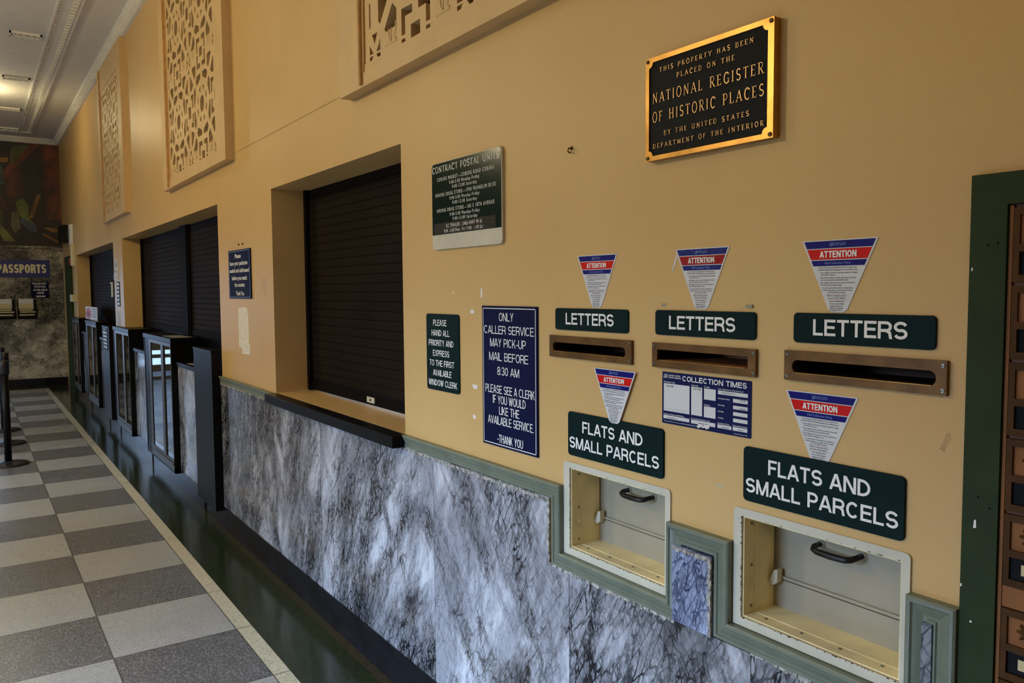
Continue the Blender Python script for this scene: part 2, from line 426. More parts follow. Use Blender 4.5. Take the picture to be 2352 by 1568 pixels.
def marble(name, light, mid, vein, rough=.13, dens=.5, scale=1.0, lean=.22):
    """veined marble: crackled networks of fine veins, dense along slanting bands, over cloudy white and grey"""
    t = NT(name)
    tc = t.n('TexCoord'); oi = t.n('ObjectInfo')
    off = t.n('CombineXYZ'); t.l(t.math('MULTIPLY', oi.outputs['Random'], 37.0), off.inputs[0]); t.l(t.math('MULTIPLY', oi.outputs['Random'], 11.0), off.inputs[2])
    ad = t.n('VectorMath', operation='ADD'); t.l(tc.outputs['Object'], ad.inputs[0]); t.l(off.outputs[0], ad.inputs[1])
    def space(rot, sx, sz):
        mp = t.n('Mapping', vector_type='TEXTURE'); mp.inputs['Rotation'].default_value = (0, rot, 0); mp.inputs['Scale'].default_value = (1/(scale*sx), 1/scale, 1/(scale*sz))
        t.l(ad.outputs[0], mp.inputs['Vector']); return mp.outputs[0]
    def distort(base, amount, sc, det=4):
        n = t.n('TexNoise'); n.inputs['Scale'].default_value = sc; n.inputs['Detail'].default_value = det; n.inputs['Roughness'].default_value = .65
        t.l(base, n.inputs['Vector'])
        s1 = t.n('VectorMath', operation='SUBTRACT'); t.l(n.outputs['Color'], s1.inputs[0]); s1.inputs[1].default_value = (.5, .5, .5)
        s2 = t.n('VectorMath', operation='SCALE'); t.l(s1.outputs[0], s2.inputs[0]); s2.inputs['Scale'].default_value = amount
        s3 = t.n('VectorMath', operation='ADD'); t.l(base, s3.inputs[0]); t.l(s2.outputs[0], s3.inputs[1])
        return s3.outputs[0]
    def cracks(base, sc, wid, amount, dsc):
        v = t.n('TexVoronoi', feature='DISTANCE_TO_EDGE'); v.inputs['Scale'].default_value = sc
        t.l(distort(base, amount, dsc), v.inputs['Vector'])
        return t.ramp(v.outputs['Distance'], [(0.0, 1.0), (wid*.6, .85), (wid, 0.0)])
    def noise(base, sc, lo, hi, det=5, rgh=.6):
        n = t.n('TexNoise'); n.inputs['Scale'].default_value = sc; n.inputs['Detail'].default_value = det; n.inputs['Roughness'].default_value = rgh
        t.l(base, n.inputs['Vector'])
        return t.ramp(n.outputs[0], [(lo, 0.0), (hi, 1.0)])
    A = space(lean, 1.3, .45); B = space(-lean*1.6, 1.2, .50); Cc = space(lean*2.6, 1.6, .42); D = space(-lean*2.9, 1.6, .42)
    dA = distort(Cc, .5, 2.2); dB = distort(D, .5, 2.6)
    band = t.math('MAXIMUM', noise(dA, 1.35, .50-.07*dens, .60-.07*dens, 9, .66), t.math('MULTIPLY', noise(dB, 1.2, .53-.07*dens, .63-.07*dens, 9, .66), .9))
    cloud = noise(distort(A, .6, 3), 2.4, .44, .56, 8)
    f1 = cracks(A, 50, .13, .012, 45); f2 = cracks(B, 33, .075, .015, 36); f3 = cracks(space(lean*2.2, 1.5, .30), 24, .060, .020, 30); f4 = cracks(B, 8, .018, .045, 20)
    brk = noise(distort(B, .3, 6), 6, .42, .62, 6)
    brk2 = noise(distort(A, .2, 9), 14, .36, .58, 5)
    f1 = t.math('MULTIPLY', f1, brk2); f2 = t.math('MULTIPLY', f2, t.math('ADD', t.math('MULTIPLY', brk2, .65), .35))
    v1 = t.math('MULTIPLY', f1, t.math('ADD', t.math('MULTIPLY', band, 1.0), .03))
    v2 = t.math('MULTIPLY', f2, t.math('ADD', t.math('MULTIPLY', band, 1.0), t.math('MULTIPLY', cloud, .26)))
    v3 = t.math('MULTIPLY', f3, t.math('ADD', t.math('MULTIPLY', band, .8), t.math('MULTIPLY', brk, .42)))
    v4 = t.math('MULTIPLY', f4, t.math('MULTIPLY', brk, .8))
    dk = t.math('MULTIPLY', t.math('MULTIPLY', noise(distort(A, .35, 12), 7, .44, .66, 9, .7), band), .92)
    v = t.math('MAXIMUM', t.math('MAXIMUM', v1, v2), t.math('MAXIMUM', t.math('MAXIMUM', v3, v4), dk))
    bc = t.mix(t.math('MULTIPLY', cloud, .8), lin(light), lin(mid))
    bc = t.mix(t.math('MULTIPLY', band, .55), bc, tuple(x*.55 for x in lin(mid)[:3])+(1,))
    t.l(t.mix(v, bc, lin(vein)), t.b.inputs['Base Color'])
    t.b.inputs['Roughness'].default_value = rough
    return t.m

def wallpaint():
    t = NT('wall_paint'); g = t.n('NewGeometry')
    n = t.n('TexNoise'); n.inputs['Scale'].default_value = 1.3; n.inputs['Detail'].default_value = 5; t.l(g.outputs['Position'], n.inputs['Vector'])
    c = t.ramp(n.outputs[0], [(.3, lin('#cca568')), (.7, lin('#d5b071'))])
    n3 = t.n('TexNoise'); n3.inputs['Scale'].default_value = 3.1; n3.inputs['Detail'].default_value = 7; t.l(g.outputs['Position'], n3.inputs['Vector'])
    st = t.ramp(n3.outputs[0], [(.70, 0.0), (.78, 1.0)])
    c = t.mix(t.math('MULTIPLY', st, .22), c, lin('#8d7654'))
    t.l(c, t.b.inputs['Base Color'])
    t.b.inputs['Roughness'].default_value = .42; t.b.inputs['Specular IOR Level'].default_value = .35
    n2 = t.n('TexNoise'); n2.inputs['Scale'].default_value = 90; n2.inputs['Detail'].default_value = 2; t.l(g.outputs['Position'], n2.inputs['Vector'])
    bp = t.n('Bump'); bp.inputs['Strength'].default_value = .10; bp.inputs['Distance'].default_value = .004
    t.l(n2.outputs[0], bp.inputs['Height']); t.l(bp.outputs[0], t.b.inputs['Normal'])
    return t.m

def floormat():
    t = NT('terrazzo_floor'); g = t.n('NewGeometry'); sp = t.n('SeparateXYZ'); t.l(g.outputs['Position'], sp.inputs[0])
    x, y = sp.outputs[0], sp.outputs[1]
    X0, PX, Y0, PY = -3.346, .5737, 1.018, .545
    u = t.math('DIVIDE', t.math('SUBTRACT', x, X0), PX); v = t.math('DIVIDE', t.math('SUBTRACT', y, Y0), PY)
    par = t.math('MODULO', t.math('ADD', t.math('ADD', t.math('FLOOR', u), t.math('FLOOR', v)), 1000.0), 2.0)
    vo = t.n('TexVoronoi'); vo.inputs['Scale'].default_value = 210; t.l(g.outputs['Position'], vo.inputs['Vector'])
    spk = t.n('SeparateColor'); t.l(vo.outputs['Color'], spk.inputs[0]); s = spk.outputs[0]
    big = t.n('TexNoise'); big.inputs['Scale'].default_value = 2.0; t.l(g.outputs['Position'], big.inputs['Vector'])
    lightc = t.ramp(s, [(.05, lin('#8b867e')), (.3, lin('#a3a099')), (.8, lin('#adaaa2'))])
    darkc = t.ramp(s, [(.1, lin('#4c4a48')), (.45, lin('#62605e')), (.8, lin('#6f6d6a')), (.97, lin('#979390'))])
    tile = t.mix(par, darkc, lightc)
    tile = t.mix(t.math('MULTIPLY', t.ramp(big.outputs[0], [(.4, 0.0), (.75, 1.0)]), .18), tile, lin('#6a6255'))
    border = t.ramp(s, [(.05, lin('#a39a80')), (.4, lin('#c4bb9f')), (.8, lin('#cdc4a9'))])
    green = t.ramp(s, [(.1, lin('#1c2414')), (.5, lin('#262c1b')), (.9, lin('#383f2a'))])
    brown = t.ramp(s, [(.1, lin('#2c281c')), (.9, lin('#453f2e'))])
    inb = t.math('GREATER_THAN', y, Y0); ing = t.math('GREATER_THAN', y, 1.092); inw = t.math('GREATER_THAN', y, 1.372)
    endb = t.math('LESS_THAN', x, -15.9); endg = t.math('LESS_THAN', x, -16.02)
    c = t.mix(t.math('MAXIMUM', inb, endb), tile, border)
    c = t.mix(t.math('MAXIMUM', ing, endg), c, green)
    c = t.mix(inw, c, brown)
    # joints
    def joint(f, per):
        fr = t.math('FRACT', t.math('ADD', f, 500.0)); d = t.math('MULTIPLY', t.math('MINIMUM', fr, t.math('SUBTRACT', 1.0, fr)), per)
        return t.math('LESS_THAN', d, .0035)
    ju = joint(u, PX); jv = t.math('MULTIPLY', joint(v, PY), t.math('LESS_THAN', y, Y0+.05))
    ju = t.math('MULTIPLY', ju, t.math('SUBTRACT', 1.0, t.math('MULTIPLY', ing, .75)))
    c = t.mix(t.math('MULTIPLY', t.math('MAXIMUM', ju, jv), .7), c, lin('#2b2622'))
    t.l(c, t.b.inputs['Base Color'])
    rg = t.math('ADD', t.math('MULTIPLY', big.outputs[0], .18), .20)
    rg = t.math('SUBTRACT', rg, t.math('MULTIPLY', ing, .14))
    t.l(rg, t.b.inputs['Roughness'])
    t.b.inputs['Specular IOR Level'].default_value = .45
    return t.m

def glassmat(name, tint=(.9, .95, 1, 1), ior=1.5):
    t = NT(name); t.t.nodes.remove(t.b)
    gl = t.n('BsdfGlossy'); gl.inputs['Roughness'].default_value = .02
    tr = t.n('BsdfTransparent'); tr.inputs[0].default_value = tint
    fr = t.n('Fresnel'); fr.inputs['IOR'].default_value = ior
    mx = t.n('MixShader'); t.l(fr.outputs[0], mx.inputs[0]); t.l(tr.outputs[0], mx.inputs[1]); t.l(gl.outputs[0], mx.inputs[2])
    t.l(mx.outputs[0], t.out.inputs[0])
    return t.m

def emat(name, hexc, strength):
    t = NT(name); t.b.inputs['Base Color'].default_value = lin(hexc)
    t.b.inputs['Emission Color'].default_value = lin(hexc); t.b.inputs['Emission Strength'].default_value = strength
    return t.m

def crinkle(name, hexc):
    t = NT(name); t.b.inputs['Base Color'].default_value = lin(hexc); t.b.inputs['Roughness'].default_value = .12
    t.b.inputs['Coat Weight'].default_value = 1.0
    tc = t.n('TexCoord'); v = t.n('TexVoronoi'); v.inputs['Scale'].default_value = 260; t.l(tc.outputs['Object'], v.inputs['Vector'])
    bp = t.n('Bump'); bp.inputs['Strength'].default_value = .8; bp.inputs['Distance'].default_value = .01; t.l(v.outputs['Distance'], bp.inputs['Height'])
    t.l(bp.outputs[0], t.b.inputs['Normal']); t.l(bp.outputs[0], t.b.inputs['Coat Normal'])
    return t.m

PAINT = wallpaint()
FLOOR = floormat()
CEIL = mat('ceiling_plaster', '#dcd8ce', .7, var=.02)
MARB = marble('grey_marble', '#c6c6cb', '#85858b', '#111116', dens=.75)
MARB2 = marble('dense_marble', '#b9c2dc', '#7f8bb0', '#232c4c', dens=.7, scale=1.3)
MARB_END = marble('dark_marble', '#cfc6b2', '#807a70', '#131215', rough=.25, dens=.75, scale=.7, lean=.9)
MARB_EDGE = mat('rough_marble_edge', '#a09a90', .8, var=.35, vscale=70, bump=.8, bscale=120)
BLACKST = mat('black_stone', '#14151a', .22, var=.25, vscale=7)
BLACK = mat('black_laminate', '#0c0c0f', .42, var=.05, spec=.18)
BLACKM = mat('black_metal', '#17171b', .42, var=.05)
BLACKTOP = mat('black_counter', '#0c0b0c', .36, var=.08, spec=.12)
SHUT = mat('shutter_slats', '#211a15', .65, spec=.04, metal=.0, var=.10, vscale=3)
SHUT2 = mat('shutter_guides', '#120f0e', .65, spec=.04, var=.05)
GREENWOOD = mat('green_painted_wood', '#6c7362', .38, var=.07, vscale=14, bump=.08, bscale=40)
GREENDARK = mat('dark_green_paint', '#2e3b23', .6, spec=.12, var=.07, vscale=9, bump=.1, bscale=40)
GSIGN = mat('dark_green_plastic', '#0a2121', .5, var=.06, spec=.08)
BSIGN = mat('navy_plastic', '#111638', .55, var=.05, spec=.06)
WHITE = mat('white_lettering', '#efece4', .5, var=.02)
DIMWALL = mat('brown_wall_paint', '#6e5a42', .6, var=.05)
BRONZE = mat('bronze', '#6b4a22', .42, metal=.45, var=.16, vscale=22, bump=.05)
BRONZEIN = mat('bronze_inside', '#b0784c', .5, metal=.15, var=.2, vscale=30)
BRONZEDARK = mat('bronze_throat_shade', '#3f2408', .5, metal=.3, var=.2, vscale=30)  # rounded slots: the shade inside the chute is put into the colour
GOLD = mat('polished_bronze', '#b98a48', .32, metal=.85, var=.12, vscale=18)
GOLD2 = mat('raised_bronze_letters', '#c4a072', .4, metal=.6, var=.08)
PLAQUE = mat('plaque_field', '#101114', .6, spec=.2, var=.05, bump=.3, bscale=400)
SCREW = mat('screw_metal', '#8b8678', .35, metal=.8, var=.1)
CREAMMET = mat('cream_metal', '#c9c2ac', .45, var=.04, vscale=12)
YELMET = mat('yellowed_metal', '#ead9a6', .45, var=.10, vscale=9)
GREYMET = mat('grey_white_metal', '#9d937c', .40, var=.04, vscale=6)
HANDLE = mat('worn_black_handle', '#1e1d1e', .4, metal=.5, var=.3, vscale=60)
STICKW = mat('sticker_white', '#d6d5d2', .35, var=.02)
STICKB = mat('sticker_blue', '#14146c', .4, var=.03, spec=.15)
STICKR = mat('sticker_red', '#cf1a14', .4, var=.03, spec=.15)
INK = mat('ink', '#1d1f4a', .6, var=.02)
INKK = mat('black_ink', '#2a2a2c', .6, var=.02)
REDINK = mat('red_ink', '#b8605a', .6, var=.02)
BLUEINK = mat('pale_blue_ink', '#7f9ad0', .5, var=.02)
NAVY = mat('navy_label', '#121a4a', .45, spec=.12, var=.03)
PAPER = mat('paper', '#d8d6d2', .7, var=.03)
PAPERY = mat('cream_paper', '#cfc092', .7, var=.04)
SCRAP = mat('torn_primer', '#e6e0d4', .8, var=.06, vscale=30)
ALU = mat('bronze_aluminium', '#4a463f', .35, metal=.6, var=.05)
GLASS = glassmat('case_glass', ior=1.7)
CLEAR = glassmat('window_glass', tint=(.95, .98, 1, 1), ior=1.45)
GRILLE = mat('grille_plaster', '#d0ad76', .5, var=.03)
GRILLE_E = mat('grille_edge_shade', '#b98644', .5, var=.10, vscale=20)
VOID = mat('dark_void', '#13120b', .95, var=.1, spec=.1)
BELT = mat('belt_navy', '#15163a', .7, var=.1)
PASS = mat('passport_sign_blue', '#1f2570', .4, var=.03)
PASSY = mat('yellow_white_lettering', '#e8dcb0', .5, var=.02)
# ================================================================ the room
WY = 1.43            # face of the long counter wall
XE = -16.4           # face of the far end wall
ZC = 4.36            # ceiling
YO = -4.2            # wall across the lobby
XR = 2.7             # wall behind the camera's right shoulder

def grid_wall(name, a0, a1, z0, z1, holes, depth, place, mats):
    """wall face with rectangular openings and their reveals; place(a, d, z) -> world point, d = depth into the wall"""
    A = sorted({a0, a1, *[h[0] for h in holes], *[h[1] for h in holes]})
    Z = sorted({z0, z1, *[h[2] for h in holes], *[h[3] for h in holes]})
    def inh(i, j):
        if i < 0 or j < 0 or i >= len(A)-1 or j >= len(Z)-1: return False
        a = (A[i]+A[i+1])/2; z = (Z[j]+Z[j+1])/2
        return any(h[0] < a < h[1] and h[2] < z < h[3] for h in holes)
    mb = MB()
    for i in range(len(A)-1):
        for j in range(len(Z)-1):
            p, q, r, s = A[i], A[i+1], Z[j], Z[j+1]
            if not inh(i, j):
                mb.add([place(p, 0, r), place(q, 0, r), place(q, 0, s), place(p, 0, s)], [(0, 1, 2, 3)])
            else:
                for (ii, jj, e0, e1) in ((i-1, j, (p, r), (p, s)), (i+1, j, (q, s), (q, r)), (i, j-1, (q, r), (p, r)), (i, j+1, (p, s), (q, s))):
                    if not inh(ii, jj):
                        mb.add([place(e0[0], 0, e0[1]), place(e0[0], depth, e0[1]), place(e1[0], depth, e1[1]), place(e1[0], 0, e1[1])], [(0, 1, 2, 3)])
    o = mb.build(name, mats, loc=(0, 0, 0))
    return tag(o, kind='structure')

CABS = [(-8.32, -7.065), (-10.28, -9.18), (-12.95, -11.76), (-14.85, -13.75)]
S_HOLES = [(-1.875, -1.560, 1.470, 1.497), (-1.443, -1.161, 1.4725, 1.4995), (-1.046, -0.7445, 1.473, 1.5005)]
P_HOLES = [(-1.802, -1.4165, .897, 1.1335), (-1.176, -.801, .903, 1.1375)]
W1, W2, W3 = (-4.5, -2.87, 1.075, 2.228), (-9.78, -5.67, 1.06, 2.25), (-14.32, -10.44, 1.06, 2.25)
holes = [W1, W2, W3]+[(a, b, c-.0125, d+.008) for a, b, c, d in S_HOLES]+P_HOLES+[(a, b, .125, 1.06) for a, b in CABS]
grid_wall('wall_back', XE, XR, 0, ZC, holes, .30, lambda a, d, z: (a, WY+d, z), PAINT)
DOOR_Y = (-1.65, .15)
grid_wall('wall_left', YO, WY, 0, ZC, [(DOOR_Y[0], DOOR_Y[1], .0, 2.1)], .18, lambda a, d, z: (XE-d, a, z), PAINT)
grid_wall('wall_front', XE, XR, 0, ZC, [(x-.85, x+.85, .3, 2.6) for x in WIN_X], .12, lambda a, d, z: (a, YO-d, z), DIMWALL)
m = MB(); m.box(XR, XR+.1, YO, WY, 0, ZC); tag(m.build('wall_right', DIMWALL), kind='structure')
m = MB(); m.box(XE-.3, XR, YO-.2, WY+.32, -.1, 0); tag(m.build('floor', FLOOR, loc=(0, 0, 0)), kind='structure')
m = MB(); m.box(XE, XR, YO, WY, ZC, ZC+.1); tag(m.build('ceiling', CEIL), kind='structure')

# windows across the lobby and glazed doors at the far end (daylight comes through them)
n = 0
for x in WIN_X:
    n += 1
    w = thing('window_%d' % n, None, None, (x, YO, .3), kind='structure')
    m = MB()
    for a in (x-.85, x+.80, x-.025): m.box(a, a+.05, YO-.08, YO-.02, .3, 2.6)
    for z in (.3, 1.0, 1.8, 2.55): m.box(x-.85, x+.85, YO-.08, YO-.02, z, z+.05)
    m.build('window_frame', GREYMET, w)
    m = MB(); m.box(x-.84, x+.84, YO-.055, YO-.049, .31, 2.59); m.build('pane', CLEAR, w)
d = thing('door_1', None, None, (XE, -.75, 0), kind='structure')
m = MB()
for y in (-1.65, -.80, -.70, .09): m.box(XE-.09, XE-.04, y, y+.06, 0, 2.1)
for a, b in ((0, .045), (.14, .27), (.40, .47), (.55, .74), (1.1, 1.14), (2.0, 2.1)): m.box(XE-.085, XE-.045, -1.65, .15, a, b)
m.build('door_frame', GREYMET, d)
m = MB(); m.box(XE-.068, XE-.062, -1.64, .14, .02, 2.08); m.build('pane', CLEAR, d)

# ---------------------------------------------------------------- cornice, ceiling mouldings
def cornice_prof(o=0.0):
    return [(WY, 4.268), (WY-.025-o, 4.270-o), (WY-.040-o, 4.284-o), (WY-.058-o, 4.308-o), (WY-.078-o, 4.330-o), (WY-.092-o, 4.338), (WY-.092-o, ZC), (WY, ZC)]
m = MB(); m.prism_x(cornice_prof(), XE, XR)
x = XE+.12
while x < -5.5:
    m.prism_x([(WY-.03, 4.270), (WY-.050, 4.279), (WY-.070, 4.304), (WY-.088, 4.326), (WY-.088, 4.335), (WY-.03, 4.335)], x, x+.034); x += .072
tag(m.build('trim_1', CEIL), kind='structure')
m = MB()
pr = [(XE, 4.268), (XE+.025, 4.270), (XE+.058, 4.308), (XE+.092, 4.338), (XE+.092, ZC), (XE, ZC)]
m.prism_y(pr, YO, WY-.03)
y = -1.0
while y < WY-.15:
    m.prism_y([(XE+.03, 4.270), (XE+.050, 4.279), (XE+.070, 4.304), (XE+.088, 4.330), (XE+.03, 4.330)], y, y+.07); y += .115
tag(m.build('trim_2', CEIL), kind='structure')
m = MB()   # long moulded band on the ceiling, turning along the end wall
for y0, y1, z in ((.795, .815, 4.338), (.985, 1.005, 4.335), (.815, .985, 4.352)):
    m.box(-15.75, XR, y0, y1, z, ZC)
x = -15.6
while x < -4:
    m.box(x, x+.05, .925, .972, 4.336, 4.353); m.box(x+.05, x+.10, .818, .842, 4.342, 4.353); x += .10
for x0, x1, z in ((-15.77, -15.75, 4.335), (-15.55, -15.53, 4.338)):
    m.box(x0, x1, YO, 1.005 if x0 < -15.6 else .80, z, ZC)
y = -.8
while y < .8:
    m.box(-15.72, -15.67, y, y+.05, 4.338, ZC); y += .1
tag(m.build('trim_3', CEIL), kind='structure')
for i, x in enumerate((-9.92, -11.95, -13.95)):
    m = MB(); y0, y1, w = .46, .755, .075
    for a in (x-w, x+w-.018): m.box(a, a+.018, y0, y1, 4.340, ZC)
    for a in (y0, y1-.018): m.box(x-w, x+w, a, a+.018, 4.340, ZC)
    for k in range(4):
        ya = y0+.04+k*.06
        m.tube([(x-.05, ya, 4.352), (x+.05, ya+.055, 4.350), (x-.03, ya+.07, 4.352)], .009, 6)
    m.box(x-.045, x+.045, y0+.035, y0+.05, 4.344, ZC)
    o = m.build('ceiling_ornament', CEIL)
    tag(o, ('plaster relief in a thin frame on the ceiling, nearest of the three', 'plaster relief on the ceiling, the middle one of three', 'plaster relief on the brightly lit ceiling, nearest the mural wall')[i], 'ornament', 'plaster reliefs along the ceiling')

# ---------------------------------------------------------------- marble wainscot, skirting, rail
tn = [3]
def trim(mb, m_, **kw):
    tn[0] += 1
    return tag(mb.build('trim_%d' % tn[0], m_, **kw), kind='structure')
YM = 1.420
def slab(poly, m_=None, edge=None, YM=YM):
    mb = MB(); mb.prism(poly, YM, WY-.0005)
    if edge:
        mb.cur = 1
        for (xa, za, xb, zb) in edge:     # rough sawn edge showing along cut borders
            n_ = max(2, int(max(abs(xb-xa), abs(zb-za))/.012))
            for k in range(n_):
                t0, t1 = k/n_, (k+1)/n_
                a = (xa+(xb-xa)*t0, za+(zb-za)*t0); b = (xa+(xb-xa)*t1, za+(zb-za)*t1)
                g = .006+.007*random.random()
                if abs(zb-za) < abs(xb-xa): mb.box(a[0], b[0], YM-.0035*random.random()-.001, YM+.002, a[1]-g, a[1]+.001)
                else: mb.box(a[0]-g, a[0]+.001, YM-.0035*random.random()-.001, YM+.002, min(a[1], b[1]), max(a[1], b[1]))
    return trim(mb, [m_ or MARB, MARB_EDGE])
ZB = .155
slab([(-5.69, ZB), (-4.965, ZB), (-4.965, 1.030), (-5.69, 1.030)], edge=[(-5.69, 1.024, -4.965, 1.024)])
slab([(-4.963, ZB), (-3.80, ZB), (-3.80, 1.030), (-4.963, 1.030)], edge=[(-4.96, 1.024, -4.5, 1.024)])
slab([(-3.798, ZB), (-2.623, ZB), (-2.623, 1.030), (-3.798, 1.030)], edge=[(-2.86, 1.024, -2.623, 1.024)])
slab([(-2.621, ZB), (-1.799, ZB), (-1.799, .829), (-1.893, .829), (-1.893, 1.026), (-2.621, 1.026)], edge=[(-2.62, 1.022, -1.895, 1.022), (-1.893, .83, -1.893, 1.02), (-1.893, .829, -1.80, .829)])
slab([(-1.797, ZB), (-1.142, ZB), (-1.142, .829), (-1.797, .829)], edge=[(-1.797, .829, -1.377, .829)])
slab([(-1.377, .8305), (-1.2515, .8305), (-1.2515, 1.022), (-1.377, 1.022)], MARB2, edge=[(-1.375, 1.019, -1.255, 1.019), (-1.2515, .83, -1.2515, 1.018)], YM=1.4115)
slab([(-1.140, ZB), (-.69, ZB), (-.69, .829), (-1.140, .829)], edge=[(-1.14, .836, -.80, .836)])
slab([(-.7535, .16), (-.7345, .16), (-.7345, 1.041), (-.7535, 1.041)], YM=1.4115)
MP = [(-7.055, -6.235), (-9.17, -8.33), (-10.58, -10.29), (-11.75, -11.155), (-13.74, -12.96)]
for a, b in MP: slab([(a, ZB-.01), (b, ZB-.01), (b, 1.045), (a, 1.045)])
m = MB()
xs = [(-5.71, -.69)]+MP
for a, b in xs: m.box(a, b, 1.414, WY, 0, ZB)
for a, b in CABS+[(-6.235, -5.70), (-11.155, -10.58), (-15.0, -14.85)]: m.box(a, b, 1.422, WY, 0, .118)
tag(m.build('baseboard_back', BLACKST), kind='structure')
for x in (-8.33, -9.175, -10.285, -12.955, -13.745, -11.755):
    pass

def rail(path, name=None):
    """moulded wooden rail mitred along a path in the wall plane; marble lies to the right of the path"""
    prof = [(0, 0), (0, .020), (.004, .023), (.010, .023), (.013, .019), (.020, .017), (.030, .013), (.036, .012), (.038, .015), (.046, .015), (.048, .011), (.048, 0)]
    P = [Vector(p) for p in path]; n_ = len(P)
    nrm = []
    for i in range(n_-1):
        d_ = (P[i+1]-P[i]).normalized(); nrm.append(Vector((d_[1], -d_[0])))
    mv = []
    for i in range(n_):
        if i == 0: mv.append(nrm[0])
        elif i == n_-1: mv.append(nrm[-1])
        else:
            a, b = nrm[i-1], nrm[i]; s_ = a+b; mv.append(s_*(1/(1+a.dot(b))))
    mb = MB(); k = len(prof)
    vs = []
    for i in range(n_):
        for w, d_ in prof:
            q = P[i]+mv[i]*w; vs.append((q[0], WY-d_, q[1]))
    fs = []
    for i in range(n_-1):
        for j in range(k-1):
            fs.append((i*k+j, i*k+j+1, (i+1)*k+j+1, (i+1)*k+j))
    fs.append(tuple(range(k))); fs.append(tuple(range(n_*k-1, (n_-1)*k-1, -1)))
    mb.add(vs, fs)
    return trim(mb, GREENWOOD)
rail([(-5.69, 1.072), (-4.505, 1.072)])
rail([(-2.865, 1.076), (-1.8315, 1.076), (-1.8315, .8745), (-1.3975, .8745), (-1.3975, 1.073), (-1.2005, 1.073), (-1.2005, .8805), (-.7835, .8805), (-.7835, 1.084), (-.692, 1.084), (-.692, .15)])

# dark green casing around the boxes at the right
m = MB(); m.box(-.690, -.632, 1.416, WY, 0, 1.838); m.box(-.632, XR, 1.416, WY, 1.785, 1.838)
m.cur = 1
for (x, z, w, h) in ((-.668, 1.243, .0025, .008), (-.685, 1.68, .0013, .003), (-.688, 1.13, .0015, .003), (-.67, 1.07, .002, .002)):
    m.prism([(x-w, z-h), (x+w, z-h*.8), (x+w*.7, z+h), (x-w*.6, z+h*.7)], 1.4152, 1.4165)
m.cur = 2
for (x, z) in ((-.660, 1.72), (-.645, 1.722), (-.664, 1.29), (-.645, 1.275)):
    m.disc_y(x, z, .002, 1.4152, 1.4165, 8)
trim(m, [GREENDARK, WHITE, VOID], loc=(-.66, WY, 0))

# faint ledge in the plaster above the first window
m = MB(); m.box(-5.18, -3.36, 1.4265, WY, 2.528, 2.531); trim(m, PAINT)

# far end wall: marble, skirting, ledge
m = MB(); m.box(XE, XE+.012, .20, WY, .15, 2.46); tag(m.build('trim_20', MARB_END), kind='structure')
m = MB(); m.box(XE, XE+.03, .20, WY, 0, .15); tag(m.build('baseboard_left', BLACKST), kind='structure')
m = MB(); m.box(XE, XE+.03, .20, WY, 2.405, 2.42); m.box(XE, XE+.035, .2, WY, 2.46, 2.485)
tag(m.build('trim_21', MARB_END), kind='structure')
# green door and cream casing at the far end of the counter wall
d = thing('door_2', None, None, (-15.25, WY, 0), kind='structure')
m = MB(); m.box(-16.2, -15.80, 1.405, WY, 1.12, 2.29); m.build('cream_casing', PAINT, d)
m = MB(); m.box(-15.80, -14.95, 1.395, WY, 0, 2.27); m.build('door_leaf', GREENDARK, d)
m = MB()
for z0, z1 in ((.2, .9), (1.05, 1.55), (1.65, 2.15)): m.box(-15.7, -15.05, 1.388, 1.396, z0, z1)
m.build('door_panel', GREENDARK, d)

# ---------------------------------------------------------------- carved ventilation screens
def cell_holes():
    H = []
    def four(pts):
        for sx in (1, -1):
            for sz in (1, -1): H.append([(p[0]*sx, p[1]*sz) for p in pts])
    H.append([(.068*math.cos(t*math.pi/10), .074*math.sin(t*math.pi/10)) for t in range(20)])
    four([(.045, -.25), (.17, -.206), (.213, -.252), (.17, -.295), (.04, -.294)])
    four([(.055, -.113), (.098, -.146), (.04, -.176)])
    four([(.28, -.03), (.224, -.14), (.262, -.206), (.305, -.165), (.305, -.03)])
    four([(.160, -.028), (.178, -.028), (.165, -.10), (.130, -.062)])
    four([(.155, -.355), (.04, -.36), (.04, -.40), (.115, -.40), (.115, -.485), (.155, -.485)])
    four([(.345, -.034), (.345, -.16), (.43, -.157), (.43, -.12), (.385, -.115), (.385, -.034)])
    four([(.27, -.29), (.225, -.33), (.225, -.412), (.345, -.416), (.362, -.397)])
    four([(.385, -.211), (.335, -.248), (.425, -.348), (.445, -.328), (.445, -.211)])
    four([(.428, -.436), (.428, -.493), (.478, -.493)])
    H2 = [[(-.047, -.54), (.047, -.54), (.047, -.46), (-.047, -.46)]]
    H3 = [[(.452, -.055), (.548, -.055), (.548, .055), (.452, .055)],
          [(.468, -.39), (.532, -.39), (.5, -.445)], [(.468, .39), (.532, .39), (.5, .445)]]
    return H, H2, H3
